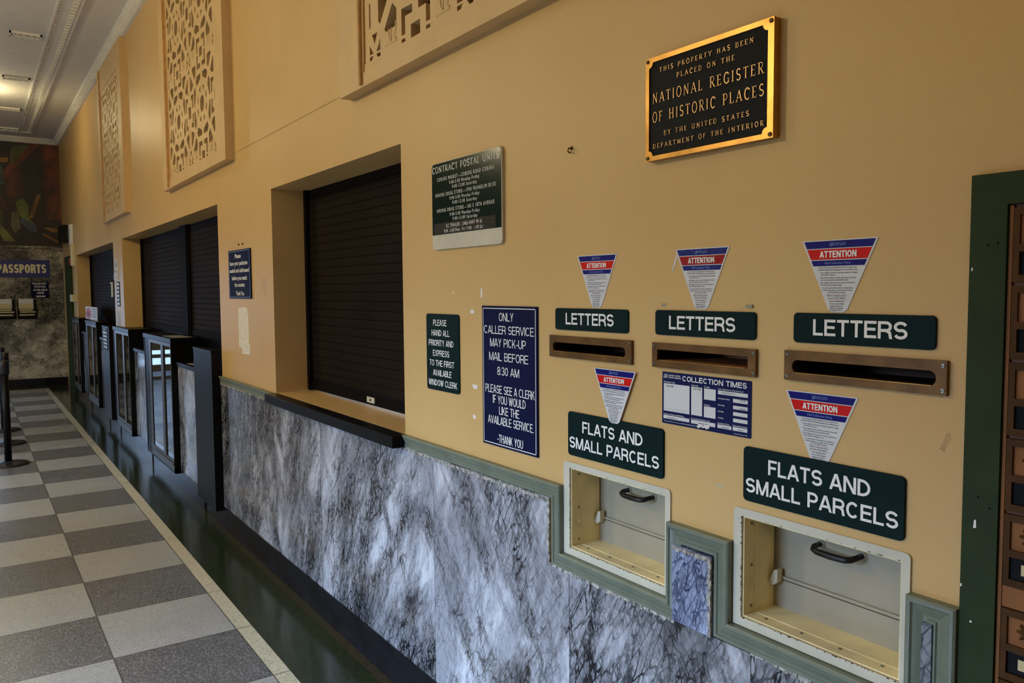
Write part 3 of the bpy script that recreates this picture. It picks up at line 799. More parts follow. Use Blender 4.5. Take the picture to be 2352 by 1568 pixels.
def screen(x0, x1, ax, px, label):
    """x0,x1 outer edges; ax x of the right-hand oval axis; px cell width"""
    z0, z1, pz, oz = 2.487, 4.262, .70, 2.944
    g = thing('ventilation_screen', label, 'screen', ((x0+x1)/2, WY, z0), 'carved ventilation screens high on the wall')
    yf = 1.374
    b0, b1 = x0+.305, x1-.225          # carved field
    bz0, bz1 = z0+.075, z1-.30
    m = MB()     # outer case: frame with a stepped rim
    outer = [(x0, z0), (x1, z0), (x1, z1), (x0, z1)]
    def ring(a, y0, y1, ins):
        m.box(a[0], a[1], y0, y1, a[2], a[2]+ins[2]); m.box(a[0], a[1], y0, y1, a[3]-ins[3], a[3])
        m.box(a[0], a[0]+ins[0], y0, y1, a[2]+ins[2], a[3]-ins[3]); m.box(a[1]-ins[1], a[1], y0, y1, a[2]+ins[2], a[3]-ins[3])
    ring((x0, x1, z0, z1), yf, WY, (b0-.05-x0, x1-b1-.01, .055, .27))
    m.build('frame', GRILLE, g)
    m = MB()     # beads at the left edge, their orange-brown shading put into the colour
    m.tube([(x0+.235, yf-.004, z0+.01), (x0+.235, yf-.004, z1-.02)], .011, 8)
    m.tube([(b0-.045, yf+.003, z0+.09), (b0-.045, yf+.003, z1-.32)], .007, 8)
    m.build('bead', GRILLE_E, g)
    H, H2, H3 = cell_holes(); holes_ = []
    rel = []
    for i in (-2, -1, 0, 1):
        for j in (-1, 0, 1, 2):
            cx, cz = ax+i*px, oz+j*pz
            for grp, lim in ((H, 0), (H2, 0), (H3, 0)):
                for p in grp:
                    ga = sum(a for a, b in p)/len(p); gb = sum(b for a, b in p)/len(p)
                    q = clip([(cx+(ga+(a-ga)*1.10)*px, cz+(gb+(b-gb)*1.08)*pz) for a, b in p], b0+.004, b1-.004, bz0+.012, bz1-.012)
                    if q: holes_.append(q)
            # raised birds and vases
            bx, bz = cx+.5*px, cz-.27*pz
            for s in (1, -1):
                bz = cz-.27*pz*s
                if b0+.06 < bx < b1-.06 and bz0+.08 < bz < bz1-.08:
                    m2 = MB(); rel.append(('bird_relief', m2))
                    for pth in ([(-.03, -.06), (-.035, 0), (-.01, .02), (.01, .05), (.03, .06)], [(-.03, -.06), (.03, -.055), (.034, -.01), (.01, .0), (.03, .06)], [(-.035, .06), (-.032, .02), (-.012, .012)]):
                        m2.tube([(bx+a, yf+.006, bz+b) for a, b in pth], .0042, 6)
            for s in (1, -1):
                vx, vz = cx+s*.29*px, cz-.455*pz
                if b0+.06 < vx < b1-.06 and bz0+.02 < vz < bz1-.06:
                    m2 = MB(); rel.append(('vase_relief', m2))
                    for pth in ([(-.045, -.028), (.045, -.028), (.048, -.02), (.03, -.012), (.045, .02), (.042, .045)], [(-.02, .03), (-.012, -.005), (.002, -.02), (.004, .03)]):
                        m2.tube([(vx+a, yf+.006, vz+b) for a, b in pth], .0042, 6)
    m = MB(); holed_plate(m, [(b0-.052, z0+.05), (b1+.012, z0+.05), (b1+.012, z1-.265), (b0-.052, z1-.265)], holes_, yf+.005, yf+.047)
    m.build('carved_lattice', GRILLE, g)
    for nm, q in rel: q.build(nm, GRILLE, g, smooth=True)
    m = MB(); m.box(b0-.05, b1+.01, 1.4235, 1.4285, z0+.055, z1-.27); m.build('hollow_shade', VOID, g)  # dark sheet standing in for the shade of the hollow behind the lattice
screen(-3.341, -1.47, -2.634, .698, 'carved plaster vent screen cut by the top of the photo, nearest the bronze plaque')
screen(-7.15, -5.213, -5.785, .73, 'carved plaster vent screen above the double shutter, the middle of the three')
screen(-10.83, -9.12, -9.63, .645, 'carved plaster vent screen touching the cornice, nearest the mural')

# ---------------------------------------------------------------- roller shutters and counters
YS = 1.64
def shutter(x0, x1, z0, z1, label, lock=None, mullion=None):
    t = thing('roller_shutter', label, 'shutter', ((x0+x1)/2, YS, z0))
    spans = [(x0, x1)] if mullion is None else [(x0, mullion[0]), (mullion[1], x1)]
    for a, b in spans:
        m = MB(); z = z0+.055; p = .0455
        while z < z1-.005:
            zt = min(z+p, z1)
            m.prism_x([(YS, z), (YS-.003, z+.002), (YS-.0045, z+.008), (YS-.0045, zt-.008), (YS-.003, zt-.002), (YS, zt), (YS+.006, zt), (YS+.006, z)], a+.035, b-.035); z += p
        m.build('slat_curtain', SHUT, t)
        m = MB(); m.box(a+.035, b-.035, YS-.014, YS+.012, z0, z0+.053); bb = m.build('bottom_bar', SHUT2, t, bevel=.002)
        if lock:
            m = MB(); m.box(lock[0], lock[1], YS-.018, YS-.014, z0+.012, z0+.040); lp = m.build('lock_plate', CREAMMET, bb)
            m = MB(); m.disc_y((lock[0]+lock[1])/2, z0+.026, .007, YS-.021, YS-.018); m.build('keyhole', BLACKM, bb)
        for e in (a, b-.04):
            m = MB(); m.box(e, e+.04, YS-.025, YS+.03, z0-.006, z1); m.build('guide_rail', SHUT2, t)
    if mullion:
        m = MB(); m.box(mullion[0], mullion[1], YS-.035, YS+.03, z0-.006, z1); m.build('centre_post', SHUT2, t)
    return t
shutter(-4.5, -2.87, 1.087, 2.228, 'dark closed roller shutter over the black sill, nearest the camera', lock=(-3.677, -3.589))
shutter(-9.78, -5.67, 1.272, 2.25, 'wide dark roller shutter in two halves with a centre post', mullion=(-7.72, -7.48))
shutter(-14.32, -10.44, 1.262, 2.25, 'dark brown roller shutter farthest from the camera')

m = MB(); m.box(-4.5, -2.85, 1.362, 1.428, 1.026, 1.0745); m.box(-4.498, -2.872, 1.428, 1.70, 1.030, 1.0749)
# sill let into the opening
tag(m.build('counter_sill', BLACKTOP, bevel=.003), 'black sill shelf under the nearest roller shutter', 'sill')
def ledge(x0, x1, label):
    t = thing('service_counter', label, 'counter', ((x0+x1)/2, WY, 1.046))
    m = MB(); m.box(x0+.002, x1-.002, 1.4285, 1.69, 1.062, 1.078); m.build('worktop', BLACKTOP, t)
    for a, b in MP:
        if a > x0 and b < x1:
            m = MB(); m.box(a, b, 1.400, 1.4285, 1.0455, 1.078); m.build('front_edge', BLACKTOP, t, bevel=.002)
    m = MB(); m.box(x0+.002, x1-.002, 1.676, 1.69, 1.078, 1.30); m.build('upstand', BLACK, t)
ledge(-9.778, -5.672, 'low black counter ledge under the wide double shutter')
ledge(-14.318, -10.442, 'low black counter ledge under the farthest shutter')

def cabinet(x0, x1, label, wide=False):
    z0, zt = .125, 1.225
    t = thing('display_cabinet', label, 'cabinet', ((x0+x1)/2, 1.375, z0))
    yf = 1.375; g = .003
    m = MB()
    m.box(x0+g, x0+.03, yf, 1.70, z0+g, 1.04); m.box(x1-.03, x1-g, yf, 1.70, z0+g, 1.04)
    m.box(x0+g, x1-g, yf, 1.70, z0+g, z0+.05)
    m.box(x0+g, x1-g, 1.70, 1.71, z0+g, 1.04)
    m.box(x0+g, x0+.03, yf, 1.395, 1.04, zt); m.box(x1-.03, x1-g, yf, 1.395, 1.04, zt)
    m.build('carcass', BLACK, t)
    m = MB(); m.box(x0-.005, x1+.005, yf-.006, 1.60, zt, 1.268); m.build('top', BLACKTOP, t, bevel=.003)
    for a, b in ((x1-.03, x1-g), (x0+g, x0+.03)):
        m = MB(); m.box(a, b, 1.395, 1.60, 1.08, zt); m.build('upper_side', BLACK, t)
    gx0 = x0+(.36 if wide else .22); gx1 = x1-.015
    m = MB(); m.box(x0+.03, gx0-.09, yf+.004, yf+.02, z0+.05, zt); m.build('side_panel', BLACK, t)
    m = MB()
    m.box(gx0-.09, gx0, yf-.004, yf+.012, z0+.02, zt); m.box(gx0, gx1, yf-.004, yf+.012, zt-.03, zt)
    m.box(gx0, gx1, yf-.004, yf+.012, z0+.02, z0+.115); m.box(gx0, gx1, yf-.012, yf-.004, z0+.075, z0+.09)
    m.box(gx1-.012, gx1, yf-.004, yf+.012, z0+.1, zt)
    m.build('door_frame', ALU, t, bevel=.002)
    mid = gx0+(gx1-gx0)*.60
    for a, b in ((gx0, mid), (mid, gx1-.012)):
        m = MB(); m.box(a, b, yf+.002, yf+.006, z0+.115, zt-.03); m.build('glass_door', GLASS, t)
    m = MB(); m.box(mid-.05, mid+.05, yf-.007, yf+.010, z0+.10, zt-.02); m.build('stile', ALU, t, bevel=.002)
    for z in (.50, .80):
        m = MB(); m.box(x0+.035, x1-.035, yf+.03, 1.69, z, z+.012); m.build('shelf', BLACK, t)
cabinet(*CABS[0], 'black glass-fronted display cabinet with bright reflections, right of the other cabinets', wide=True)
cabinet(*CABS[1], 'black glass-fronted display cabinet second from the right')
cabinet(*CABS[2], 'black glass-fronted display cabinet under the flower card')
cabinet(*CABS[3], 'black glass-fronted display cabinet nearest the green door')

def pedestal(x0, x1, label):
    t = thing('counter_divider', label, 'divider', ((x0+x1)/2, 1.366, .12))
    m = MB(); m.box(x0, x1, 1.366, 1.4185, .12, 1.235); m.build('panel', BLACK, t, bevel=.002)
    m = MB(); m.box(x0-.004, x1+.004, 1.362, 1.425, 1.235, 1.247); m.build('cap', BLACKTOP, t)
pedestal(-6.23, -5.70, 'plain black divider panel beside the near end of the marble wainscot')
pedestal(-11.15, -10.585, 'black divider panel carrying a small lettered notice')
# ================================================================ signs on the counter wall
YW = WY
def plate(t, x0, x1, z0, z1, th, r, m_, name='plate', bev=.0012):
    mb = MB(); mb.prism(rrect(x0, x1, z0, z1, r), YW-th, YW)
    return mb.build(name, m_, t, bevel=bev)
def sign(name, label, x0, x1, z0, z1, th, r, m_, group=None):
    t = thing(name, label, 'sign', ((x0+x1)/2, YW, z0), group)
    plate(t, x0, x1, z0, z1, th, r, m_)
    return t
e = .0006
def lettering(t, rows, y, m_=WHITE, bold=.025, name='lettering', weight=0, track=1.0):
    mb = MB()
    for (s, x0, x1, zb, h) in rows:
        if weight: sans(mb, s, x0, x1, zb, h, y, weight)
        else: text(mb, s, x0, x1, zb, h, y, bold, track=track)
    return mb.build(name, m_, t)

# --- bronze register plaque
t = thing('memorial_plaque', 'bronze plaque with raised lettering on a black field, high on the wall', 'plaque', (-1.283, YW, 1.966))
m = MB(); m.prism([(-1.473, 1.966), (-1.092, 1.966), (-1.092, 2.215), (-1.473, 2.215)], 1.413, YW); m.build('backplate', GOLD, t, bevel=.002)
def notched(x0, x1, z0, z1, c):
    p = []
    for cx, cz, a0 in ((x0, z0, 90), (x1, z0, 180), (x1, z1, 270), (x0, z1, 0)):
        for k in range(7):
            a = math.radians(a0-90*k/6) if False else math.radians({(x0, z0): 90-90*k/6, (x1, z0): 180-90*k/6, (x1, z1): 270-90*k/6, (x0, z1): 360-90*k/6}[(cx, cz)])
            p.append((cx+c*math.cos(a), cz+c*math.sin(a)))
    return p
m = MB(); ring_o = [(-1.473, 1.966), (-1.092, 1.966), (-1.092, 2.215), (-1.473, 2.215)]
field = notched(-1.4615, -1.1075, 1.977, 2.2035, .013)
holed_plate(m, ring_o, [field], 1.4085, 1.4135); m.build('rim', GOLD, t)
m = MB(); m.prism(field, 1.4118, 1.4135); m.build('field', PLAQUE, t)
m = MB()
for s, x0, x1, zb, h in (('THIS PROPERTY HAS BEEN', -1.427, -1.146, 2.1755, .0108), ('PLACED ON THE', -1.370, -1.197, 2.1505, .0112), ('NATIONAL REGISTER', -1.4505, -1.1185, 2.1045, .0240),
                         ('OF HISTORIC PLACES', -1.4505, -1.1175, 2.0580, .0245), ('BY THE UNITED STATES', -1.411, -1.156, 2.0225, .0108), ('DEPARTMENT OF THE INTERIOR', -1.448, -1.117, 1.9950, .0110)):
    serif_text(m, s, x0, x1, zb, h, 1.4098, 1.4122, weight=1.05 if h < .02 else .72, spacing=.34 if h < .02 else .26)
m.build('raised_lettering', GOLD2, t)
for x, z in ((-1.4655, 1.9735), (-1.0995, 1.9735), (-1.0995, 2.2075), (-1.4655, 2.2075)):
    m = MB(); m.disc_y(x, z, .0052, 1.4060, 1.4087, 16, .001); m.build('rosette_screw', BRONZE, t)

# --- contract postal units board
t = sign('notice_board', 'dark green board of contract postal units with a blank grey strip below', -2.602, -2.138, 1.799, 2.110, .010, .018, CREAMMET)
GRN = crm = NT('glossy_green_face')
GRN.b.inputs['Base Color'].default_value = lin('#10241f'); GRN.b.inputs['Roughness'].default_value = .15; GRN.b.inputs['Specular IOR Level'].default_value = .28
m = MB()
pts = [p for p in rrect(-2.5985, -2.1415, 1.8025, 2.1065, .016) if p[1] > 1.852]
m.prism([(-2.5985, 1.852), (-2.1415, 1.852)]+pts, YW-.0112, YW-.0098); m.build('green_face', GRN.m, t)
m = MB(); serif_text(m, 'CONTRACT POSTAL UNITS', -2.594, -2.150, 2.0735, .0215, YW-.0118, YW-.0110, weight=1.1); m.build('title', WHITE, t)
y = YW-.0117
lettering(t, [('COBURG MARKET---COBURG ROAD COBURG', -2.559, -2.182, 2.0420, .0125), ('9:00-5:00 Monday-Friday', -2.472, -2.271, 2.0250, .0115), ('9:00-12:00 Saturday', -2.452, -2.287, 2.0085, .0115),
              ('HIRONS DRUG STORE---1950 FRANKLIN BLVD', -2.573, -2.171, 1.9870, .0125), ('9:00-5:00 Monday-Friday', -2.471, -2.271, 1.9700, .0115), ('9:00-12:00 Saturday', -2.451, -2.286, 1.9535, .0115),
              ('HIRONS DRUG STORE---185 E 18TH AVENUE', -2.562, -2.180, 1.9310, .0125), ('9:00-5:00 Monday-Friday', -2.471, -2.271, 1.9135, .0115), ('9:00-12:00 Saturday', -2.450, -2.285, 1.8970, .0115)], y, bold=.0, track=1.3)
m = MB(); m.prism([(-2.585, 1.8535), (-2.172, 1.8535), (-2.172, 1.894), (-2.585, 1.892)], YW-.0121, YW-.0110); m.build('crinkled_tape', crinkle('crinkled_tape', '#141a20'), t)
lettering(t, [('KC TRAILER - 2486 HWY 99 N', -2.495, -2.258, 1.8745, .0120), ('9:00 - 6:00 Mon - Fri / 9:00 - 1:00 Sat', -2.511, -2.250, 1.8570, .0115)], YW-.0126, bold=.0, track=1.2, name='tape_lettering')

# --- small dark green notice
t = sign('notice_sign', 'narrow dark green sign PLEASE HAND ALL PRIORITY AND EXPRESS', -2.670, -2.428, 1.281, 1.565, .005, .012, GSIGN)
f = lambda p: -2.655+(p-57)*.001566
rows = []
for s, a, b, z in (('PLEASE', 83, 147, 1.521), ('HAND ALL', 75, 160, 1.4835), ('PRIORITY AND', 60, 178, 1.4465), ('EXPRESS', 80, 158, 1.4085), ('TO THE FIRST', 63, 180, 1.3715), ('AVAILABLE', 80, 167, 1.3355), ('WINDOW CLERK', 57, 193, 1.2985)):
    rows.append((s, f(a), f(b), z, .0225))
lettering(t, rows, YW-.0056, weight=.15)

# --- navy caller service sign
t = sign('notice_sign', 'tall navy sign ONLY CALLER SERVICE with a white border line', -2.272, -1.957, 1.135, 1.599, .006, .002, BSIGN)
m = MB()
for a in ((-2.265, -1.964, 1.142, 1.1445), (-2.265, -1.964, 1.5895, 1.592), (-2.265, -2.2625, 1.142, 1.592), (-1.9665, -1.964, 1.142, 1.592)):
    m.box(a[0], a[1], YW-.0066, YW-.0058, a[2], a[3])
m.build('border_line', WHITE, t)
f = lambda p: -2.258+(p-320)*.00121
rows = []
for s, a, b, z in (('ONLY', 395, 465, 1.5500), ('CALLER SERVICE', 320, 555, 1.5075), ('MAY PICK-UP', 350, 520, 1.4655), ('MAIL BEFORE', 345, 530, 1.4200), ('8:30 AM', 385, 489, 1.3735),
                   ('PLEASE SEE A CLERK', 325, 558, 1.3120), ('IF YOU WOULD', 362, 518, 1.2785), ('LIKE THE', 392, 488, 1.2435), ('AVAILABLE SERVICE.', 337, 552, 1.2090), ('-THANK YOU', 383, 505, 1.1500)):
    rows.append((s, f(a), f(b), z, .0270))
lettering(t, rows, YW-.0066, weight=.115)

# --- packages sign between the shutters
t = sign('notice_sign', 'navy sign asking for packages sealed and addressed, between two shutters', -5.400, -4.912, 1.610, 1.918, .008, .002, BSIGN)
m = MB()
for a in ((-5.388, -4.924, 1.617, 1.620), (-5.388, -4.924, 1.908, 1.911), (-5.388, -5.384, 1.617, 1.911), (-4.928, -4.924, 1.617, 1.911)):
    m.box(a[0], a[1], YW-.0086, YW-.0078, a[2], a[3])
m.build('border_line', BLUEINK, t)
f = lambda p: -5.372+(p-55)*.00168
rows = [(s, f(a), f(b), z, .0265) for s, a, b, z in (('Please', 132, 212, 1.8660), ('have your packages', 60, 295, 1.8210), ('sealed and addressed', 55, 312, 1.7750), ('before you reach', 85, 283, 1.7270), ('the counter.', 118, 258, 1.6840), ('Thank You.', 135, 245, 1.6300))]
lettering(t, rows, YW-.0086, bold=.02)

# --- LETTERS signs
for lab, (x0, x1, z0, z1), (a, b, zb) in (('LETTERS sign nearest the tall navy sign', (-1.868, -1.554, 1.534, 1.597), (-1.817, -1.609, 1.5505)),
                                    ('LETTERS sign under the crinkled sticker, middle of the three', (-1.454, -1.1435, 1.536, 1.598), (-1.405, -1.199, 1.5515)),
                                    ('LETTERS sign above the long slot at the right end', (-1.0465, -.7485, 1.537, 1.599), (-.999, -.800, 1.5535))):
    t = sign('letters_sign', 'dark green '+lab, x0, x1, z0, z1, .005, .009, GSIGN, 'green LETTERS signs')
    lettering(t, [('LETTERS', a, b, zb, .0330)], YW-.0056, weight=.178)

# --- FLATS AND SMALL PARCELS signs
for lab, (x0, x1, z0, z1), (l1, l2) in (('left dark green FLATS AND SMALL PARCELS sign, sticker overlapping its top', (-1.8075, -1.4225, 1.172, 1.2995), ((-1.741, -1.4955, 1.2440), (-1.799, -1.436, 1.1950))),
                                        ('right dark green FLATS AND SMALL PARCELS sign, covering the tip of a sticker', (-1.172, -.7975, 1.175, 1.298), ((-1.104, -.8655, 1.2445), (-1.1635, -.8085, 1.1960)))):
    t = sign('parcels_sign', lab, x0, x1, z0, z1, .006, .011, GSIGN, 'green parcel signs')
    lettering(t, [('FLATS AND', l1[0], l1[1], l1[2], .0330), ('SMALL PARCELS', l2[0], l2[1], l2[2], .0325)], YW-.0066, weight=.175)

# --- triangular ATTENTION stickers
BODY = [('Due to federal security regulations and U.S. export laws,', -.9901, -.9063, 1.6892), ('DO NOT DEPOSIT the following items in this collection box:', -.9923, -.9041, 1.6845),
        ('Any mailpiece that bears postage stamps and weighs', -.9853, -.9050, 1.6790), ('more than 13 ounces.', -.9852, -.9536, 1.6748), ('Any mailpiece with a customs declaration form that', -.9857, -.9080, 1.6690),
        ('was not completed and submitted online.', -.9856, -.9244, 1.6645), ('Any mailpiece that requires a customs declaration', -.9860, -.9099, 1.6590), ('form and bears postage stamps.', -.9859, -.9378, 1.6546),
        ('You must present these items for shipment by', -.9824, -.9139, 1.6486), ('a USPS employee at a retail service counter', -.9823, -.9149, 1.6440), ('at a Post Office location.', -.9680, -.9298, 1.6398),
        ('Failure to comply may result in', -.9707, -.9275, 1.6331), ('the return of your mailpiece.', -.9686, -.9296, 1.6286),
        ('Keep the Mail Safe!', -.9648, -.9332, 1.6218), ('Do not mail prohibited', -.9653, -.9326, 1.6170), ('dangerous goods or', -.9635, -.9347, 1.6125), ('hazardous materials.', -.9645, -.9340, 1.6082), ('August 2012', -.9628, -.9367, 1.6042)]
CX, ZT, ZBOT = -.9470, 1.7460, 1.6012
def sx_at(z):      # half width of the sticker at height z
    k = (z-ZBOT)/(ZT-ZBOT); return .0185+k*(.0830-.0185)
_first = {}
def attention(label, cx, zt, y0=YW, crink=False):
    dx, dz = cx-CX, zt-ZT
    t = thing('attention_sticker', label, 'sticker', (cx, YW, zt-(ZT-ZBOT)), 'triangular ATTENTION stickers')
    mw, mb_, mr = (STICKW, crinkle('crinkled_blue', '#24389a'), crinkle('crinkled_red', '#cf2a30')) if crink else (STICKW, STICKB, STICKR)
    if 'd' not in _first or crink:
        def band(z0, z1, ins=.0035):
            return [(CX-sx_at(z0)+ins, z0), (CX+sx_at(z0)-ins, z0), (CX+sx_at(z1)-ins, z1), (CX-sx_at(z1)+ins, z1)]
        base = thing('template', None, None, (CX, YW, ZBOT))
        parts = []
        m = MB(); c = .006
        m.prism([(CX-sx_at(ZBOT)+c, ZBOT), (CX+sx_at(ZBOT)-c, ZBOT), (CX+sx_at(ZBOT+c), ZBOT+c), (CX+.083, ZT-.002), (CX+.081, ZT), (CX-.081, ZT), (CX-.083, ZT-.002), (CX-sx_at(ZBOT+c), ZBOT+c)], YW-.0016, YW)
        parts.append(m.build('backing', mw, base))
        m = MB(); m.prism(band(1.7292, ZT-.0022), YW-.0020, YW-.0015); parts.append(m.build('blue_band', mb_, base))
        m = MB(); m.prism(band(1.7068, 1.7275), YW-.0020, YW-.0015); parts.append(m.build('red_band', mr, base))
        m = MB(); m.prism(band(1.6938, 1.7050), YW-.0020, YW-.0015); parts.append(m.build('policy_band', mb_, base))
        m = MB(); sans(m, 'ATTENTION', -.9885, -.9075, 1.7105, .0132, YW-.0023, .20, .07); parts.append(m.build('heading', WHITE, base))
        m = MB(); text(m, 'Mail Collection Policy', -.9771, -.9192, 1.6975, .0042, YW-.0023, 0)
        parts.append(m.build('subheading', BLUEINK, base))
        m = MB(); eagle(m, -.9671, -.9580, 1.7330, 1.7400, YW-.0023); parts.append(m.build('emblem', BLUEINK, base))
        m = MB()
        text(m, 'UNITED STATES', -.9570, -.9313, 1.7372, .0025, YW-.0023, 0); text(m, 'POSTAL SERVICE', -.9570, -.9313, 1.7338, .0025, YW-.0023, 0)
        parts.append(m.build('agency_name', BLUEINK, base))
        m = MB()
        for s, a, b, z in BODY: text(m, s, a, b, z, .0026, YW-.0019, .012)
        for z in (1.6800, 1.6700, 1.6600): m.prism([(-.9888+dx_ , z+dz_) for dx_, dz_ in ((0, 0), (.0012, 0), (.0012, .0014), (0, .0014))], YW-.0019, YW-.0015)
        parts.append(m.build('fine_print', INK, base))
        m = MB()
        for z in (1.6368, 1.6262): m.box(-.9715, -.9272, YW-.0019, YW-.0015, z, z+.0006)
        parts.append(m.build('red_rule', REDINK, base))
        bpy.data.objects.remove(base)
        if not crink: _first['d'] = parts
        use = parts
        for p in use: p.parent = t; p.location = (0, y0-YW, 0)
    else:
        for p in _first['d']:
            c_ = p.copy(); col.objects.link(c_); c_.parent = t; c_.location = (0, y0-YW, 0)
    return t
attention('triangular ATTENTION sticker above the right LETTERS sign', -.9470, 1.7460)
attention('triangular ATTENTION sticker above the left LETTERS sign', -1.6840, 1.7450)
attention('crinkled shiny ATTENTION sticker with a torn left edge, middle of the top row', -1.3045, 1.7460, crink=True)
attention('triangular ATTENTION sticker overlapping the left parcels sign', -1.6045, 1.4350, y0=YW-.0062)
attention('triangular ATTENTION sticker tucked behind the right parcels sign', -.9815, 1.4350)

# --- collection times label
t = thing('collection_label', 'navy COLLECTION TIMES label with white boxes below the middle slot', 'label', (-1.293, YW, 1.3153))
m = MB(); m.prism(rrect(-1.4309, -1.1552, 1.3153, 1.4445, .003), YW-.0016, YW); m.build('backing', NAVY, t)
m = MB()
for a in ((-1.4250, -1.3390, 1.3472, 1.4159), (-1.3334, -1.2989, 1.3474, 1.4156), (-1.2931, -1.2576, 1.3891, 1.4153), (-1.2930, -1.2577, 1.3469, 1.3729), (-1.2505, -1.1647, 1.4061, 1.4147),
          (-1.2062, -1.1649, 1.3915, 1.3999), (-1.2060, -1.1652, 1.3763, 1.3845), (-1.2058, -1.1653, 1.3614, 1.3698), (-1.2056, -1.1651, 1.3467, 1.3551), (-1.4258, -1.3393, 1.3276, 1.3364),
          (-1.3334, -1.2581, 1.3269, 1.3361), (-1.2513, -1.2104, 1.3272, 1.3355), (-1.2065, -1.1652, 1.3273, 1.3357)):
    m = MB(); m.box(a[0], a[1], YW-.0020, YW-.0015, a[2], a[3]); m.build('white_box', PAPER, t)
m = MB(); sans(m, 'COLLECTION TIMES', -1.3626, -1.1678, 1.4262, .0127, YW-.0020, .19, .09); m.build('title', WHITE, t)
m = MB(); y = YW-.0020
eagle(m, -1.4265, -1.4114, 1.4294, 1.4390, y); m.build('emblem', WHITE, t); m = MB()
for s, a, b, z0, z1 in (('UNITED STATES', -1.4090, -1.3696, 1.4350, 1.4385), ('POSTAL SERVICE', -1.4096, -1.3679, 1.4297, 1.4332), ('Monday-Friday', -1.4250, -1.3863, 1.4183, 1.4212), ('Saturday', -1.3326, -1.3115, 1.4178, 1.4206),
                        ('Sunday', -1.2927, -1.2750, 1.4177, 1.4205), ('Holiday', -1.2930, -1.2753, 1.3750, 1.3777), ('Last Collection in this area is at:', -1.2506, -1.1772, 1.4170, 1.4198), ('Monday-Friday', -1.2503, -1.2160, 1.3951, 1.3980),
                        ('Saturday', -1.2501, -1.2304, 1.3797, 1.3826), ('Sunday', -1.2505, -1.2332, 1.3651, 1.3680), ('Holiday', -1.2503, -1.2334, 1.3499, 1.3527), ('Location of Express Mail Drop:', -1.4259, -1.3557, 1.3382, 1.3411),
                        ('For local information call:', -1.3334, -1.2749, 1.3378, 1.3406), ('Location ID No.:', -1.2511, -1.2153, 1.3373, 1.3401), ('Date label printed:', -1.2066, -1.1656, 1.3374, 1.3402),
                        ('Tampering with this box, lock, or contents is punishable by fine or', -1.4249, -1.3152, 1.3206, 1.3226), ('Label 55-B, August 1992', -1.2027, -1.1651, 1.3195, 1.3213)):
    text(m, s, a, b, z0, z1-z0, y, .015)
m.build('captions', WHITE, t)
m = MB(); y = YW-.0024
for s, a, b, z0, z1 in (('5:00 PM', -1.4163, -1.3935, 1.4079, 1.4119), ('2:00 PM', -1.3280, -1.3035, 1.4091, 1.4127), ('3148 GATEWAY ST.', -1.2389, -1.2004, 1.4089, 1.4118), ('6:00 PM', -1.1881, -1.1720, 1.3960, 1.3988),
                        ('6:00 PM', -1.1881, -1.1717, 1.3774, 1.3802), ('3148 GATEWAY ST.', -1.4145, -1.3789, 1.3289, 1.3317), ('1-800-ASK-USPS', -1.3105, -1.2817, 1.3290, 1.3314), ('974020001', -1.2394, -1.2173, 1.3290, 1.3313), ('03/14/13', -1.1912, -1.1759, 1.3291, 1.3316)):
    text(m, s, a, b, z0, z1-z0, y, .005)
m.box(-1.424, -1.350, YW-.0022, YW-.0019, 1.3526, 1.3530)
m.build('filled_in_times', INKK, t)
m = MB(); m.prism([(-1.3152, 1.3225), (-1.312, 1.3175), (-1.306, 1.3195), (-1.301, 1.322), (-1.297, 1.3195), (-1.292, 1.3215), (-1.288, 1.3205), (-1.284, 1.3175), (-1.282, 1.3205), (-1.276, 1.3215), (-1.276, 1.3275), (-1.292, 1.3275), (-1.296, 1.3245), (-1.300, 1.3275), (-1.309, 1.3275)], YW-.0021, YW-.0014)
m.build('torn_patch', SCRAP, t)

# ---------------------------------------------------------------- brass letter slots
def slot(label, x0, x1, z0, z1, hole, rounded, missing=()):
    t = thing('letter_slot', label, 'letter slot', ((x0+x1)/2, YW, z0), 'bronze letter slots')
    hx0, hx1, hz0, hz1 = hole
    hp = rrect(hx0, hx1, hz0, hz1, .0125 if rounded else .0008, 6)
    m = MB(); holed_plate(m, rrect(x0, x1, z0, z1, .0015), [hp], YW-.0085, YW); m.build('face_plate', BRONZE, t, bevel=.0012)
    m = MB(); n_ = len(hp); yb = YW+.22
    vs = [(p[0], YW-.0006, p[1]) for p in hp]+[(p[0], yb, p[1]-((.012 if rounded else .004) if p[1] < (hz0+hz1)/2 else 0)) for p in hp]
    m.add(vs, [(i, n_+i, n_+(i+1) % n_, (i+1) % n_) for i in range(n_)]+[tuple(range(n_, 2*n_))])
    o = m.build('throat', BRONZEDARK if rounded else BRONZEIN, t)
    m = MB(); m.tube([(hx0+.008, YW-.0085, hz0+.0006), (hx1-.008, YW-.0085, hz0+.0006)], .0011, 6); m.build('worn_lip', GOLD, t)
    for i, (x, z) in enumerate(((x0+.007, z0+.009), (x0+.007, z1-.009), (x1-.007, z0+.009), (x1-.007, z1-.009))):
        if i in missing: continue
        m = MB(); m.disc_y(x, z, .0046, YW-.0100, YW-.0083, 14, .0005); s_ = m.build('screw', SCREW, t)
        m = MB(); a = random.uniform(0, 3.1); c_, s2 = math.cos(a)*.0036, math.sin(a)*.0036; w_ = .0005
        m.prism([(x-c_-s2*.15, z-s2+c_*.15), (x-c_+s2*.15, z-s2-c_*.15), (x+c_+s2*.15, z+s2-c_*.15), (x+c_-s2*.15, z+s2+c_*.15)], YW-.0108, YW-.0100); m.build('screw_head_slot', BLACKM, s_)
slot('bronze letter slot with rounded ends, nearest the tall navy sign', -1.892, -1.537, 1.4535, 1.517, S_HOLES[0], True)
slot('bronze letter slot with square corners and copper floor, middle of three', -1.461, -1.140, 1.4545, 1.5165, S_HOLES[1], False)
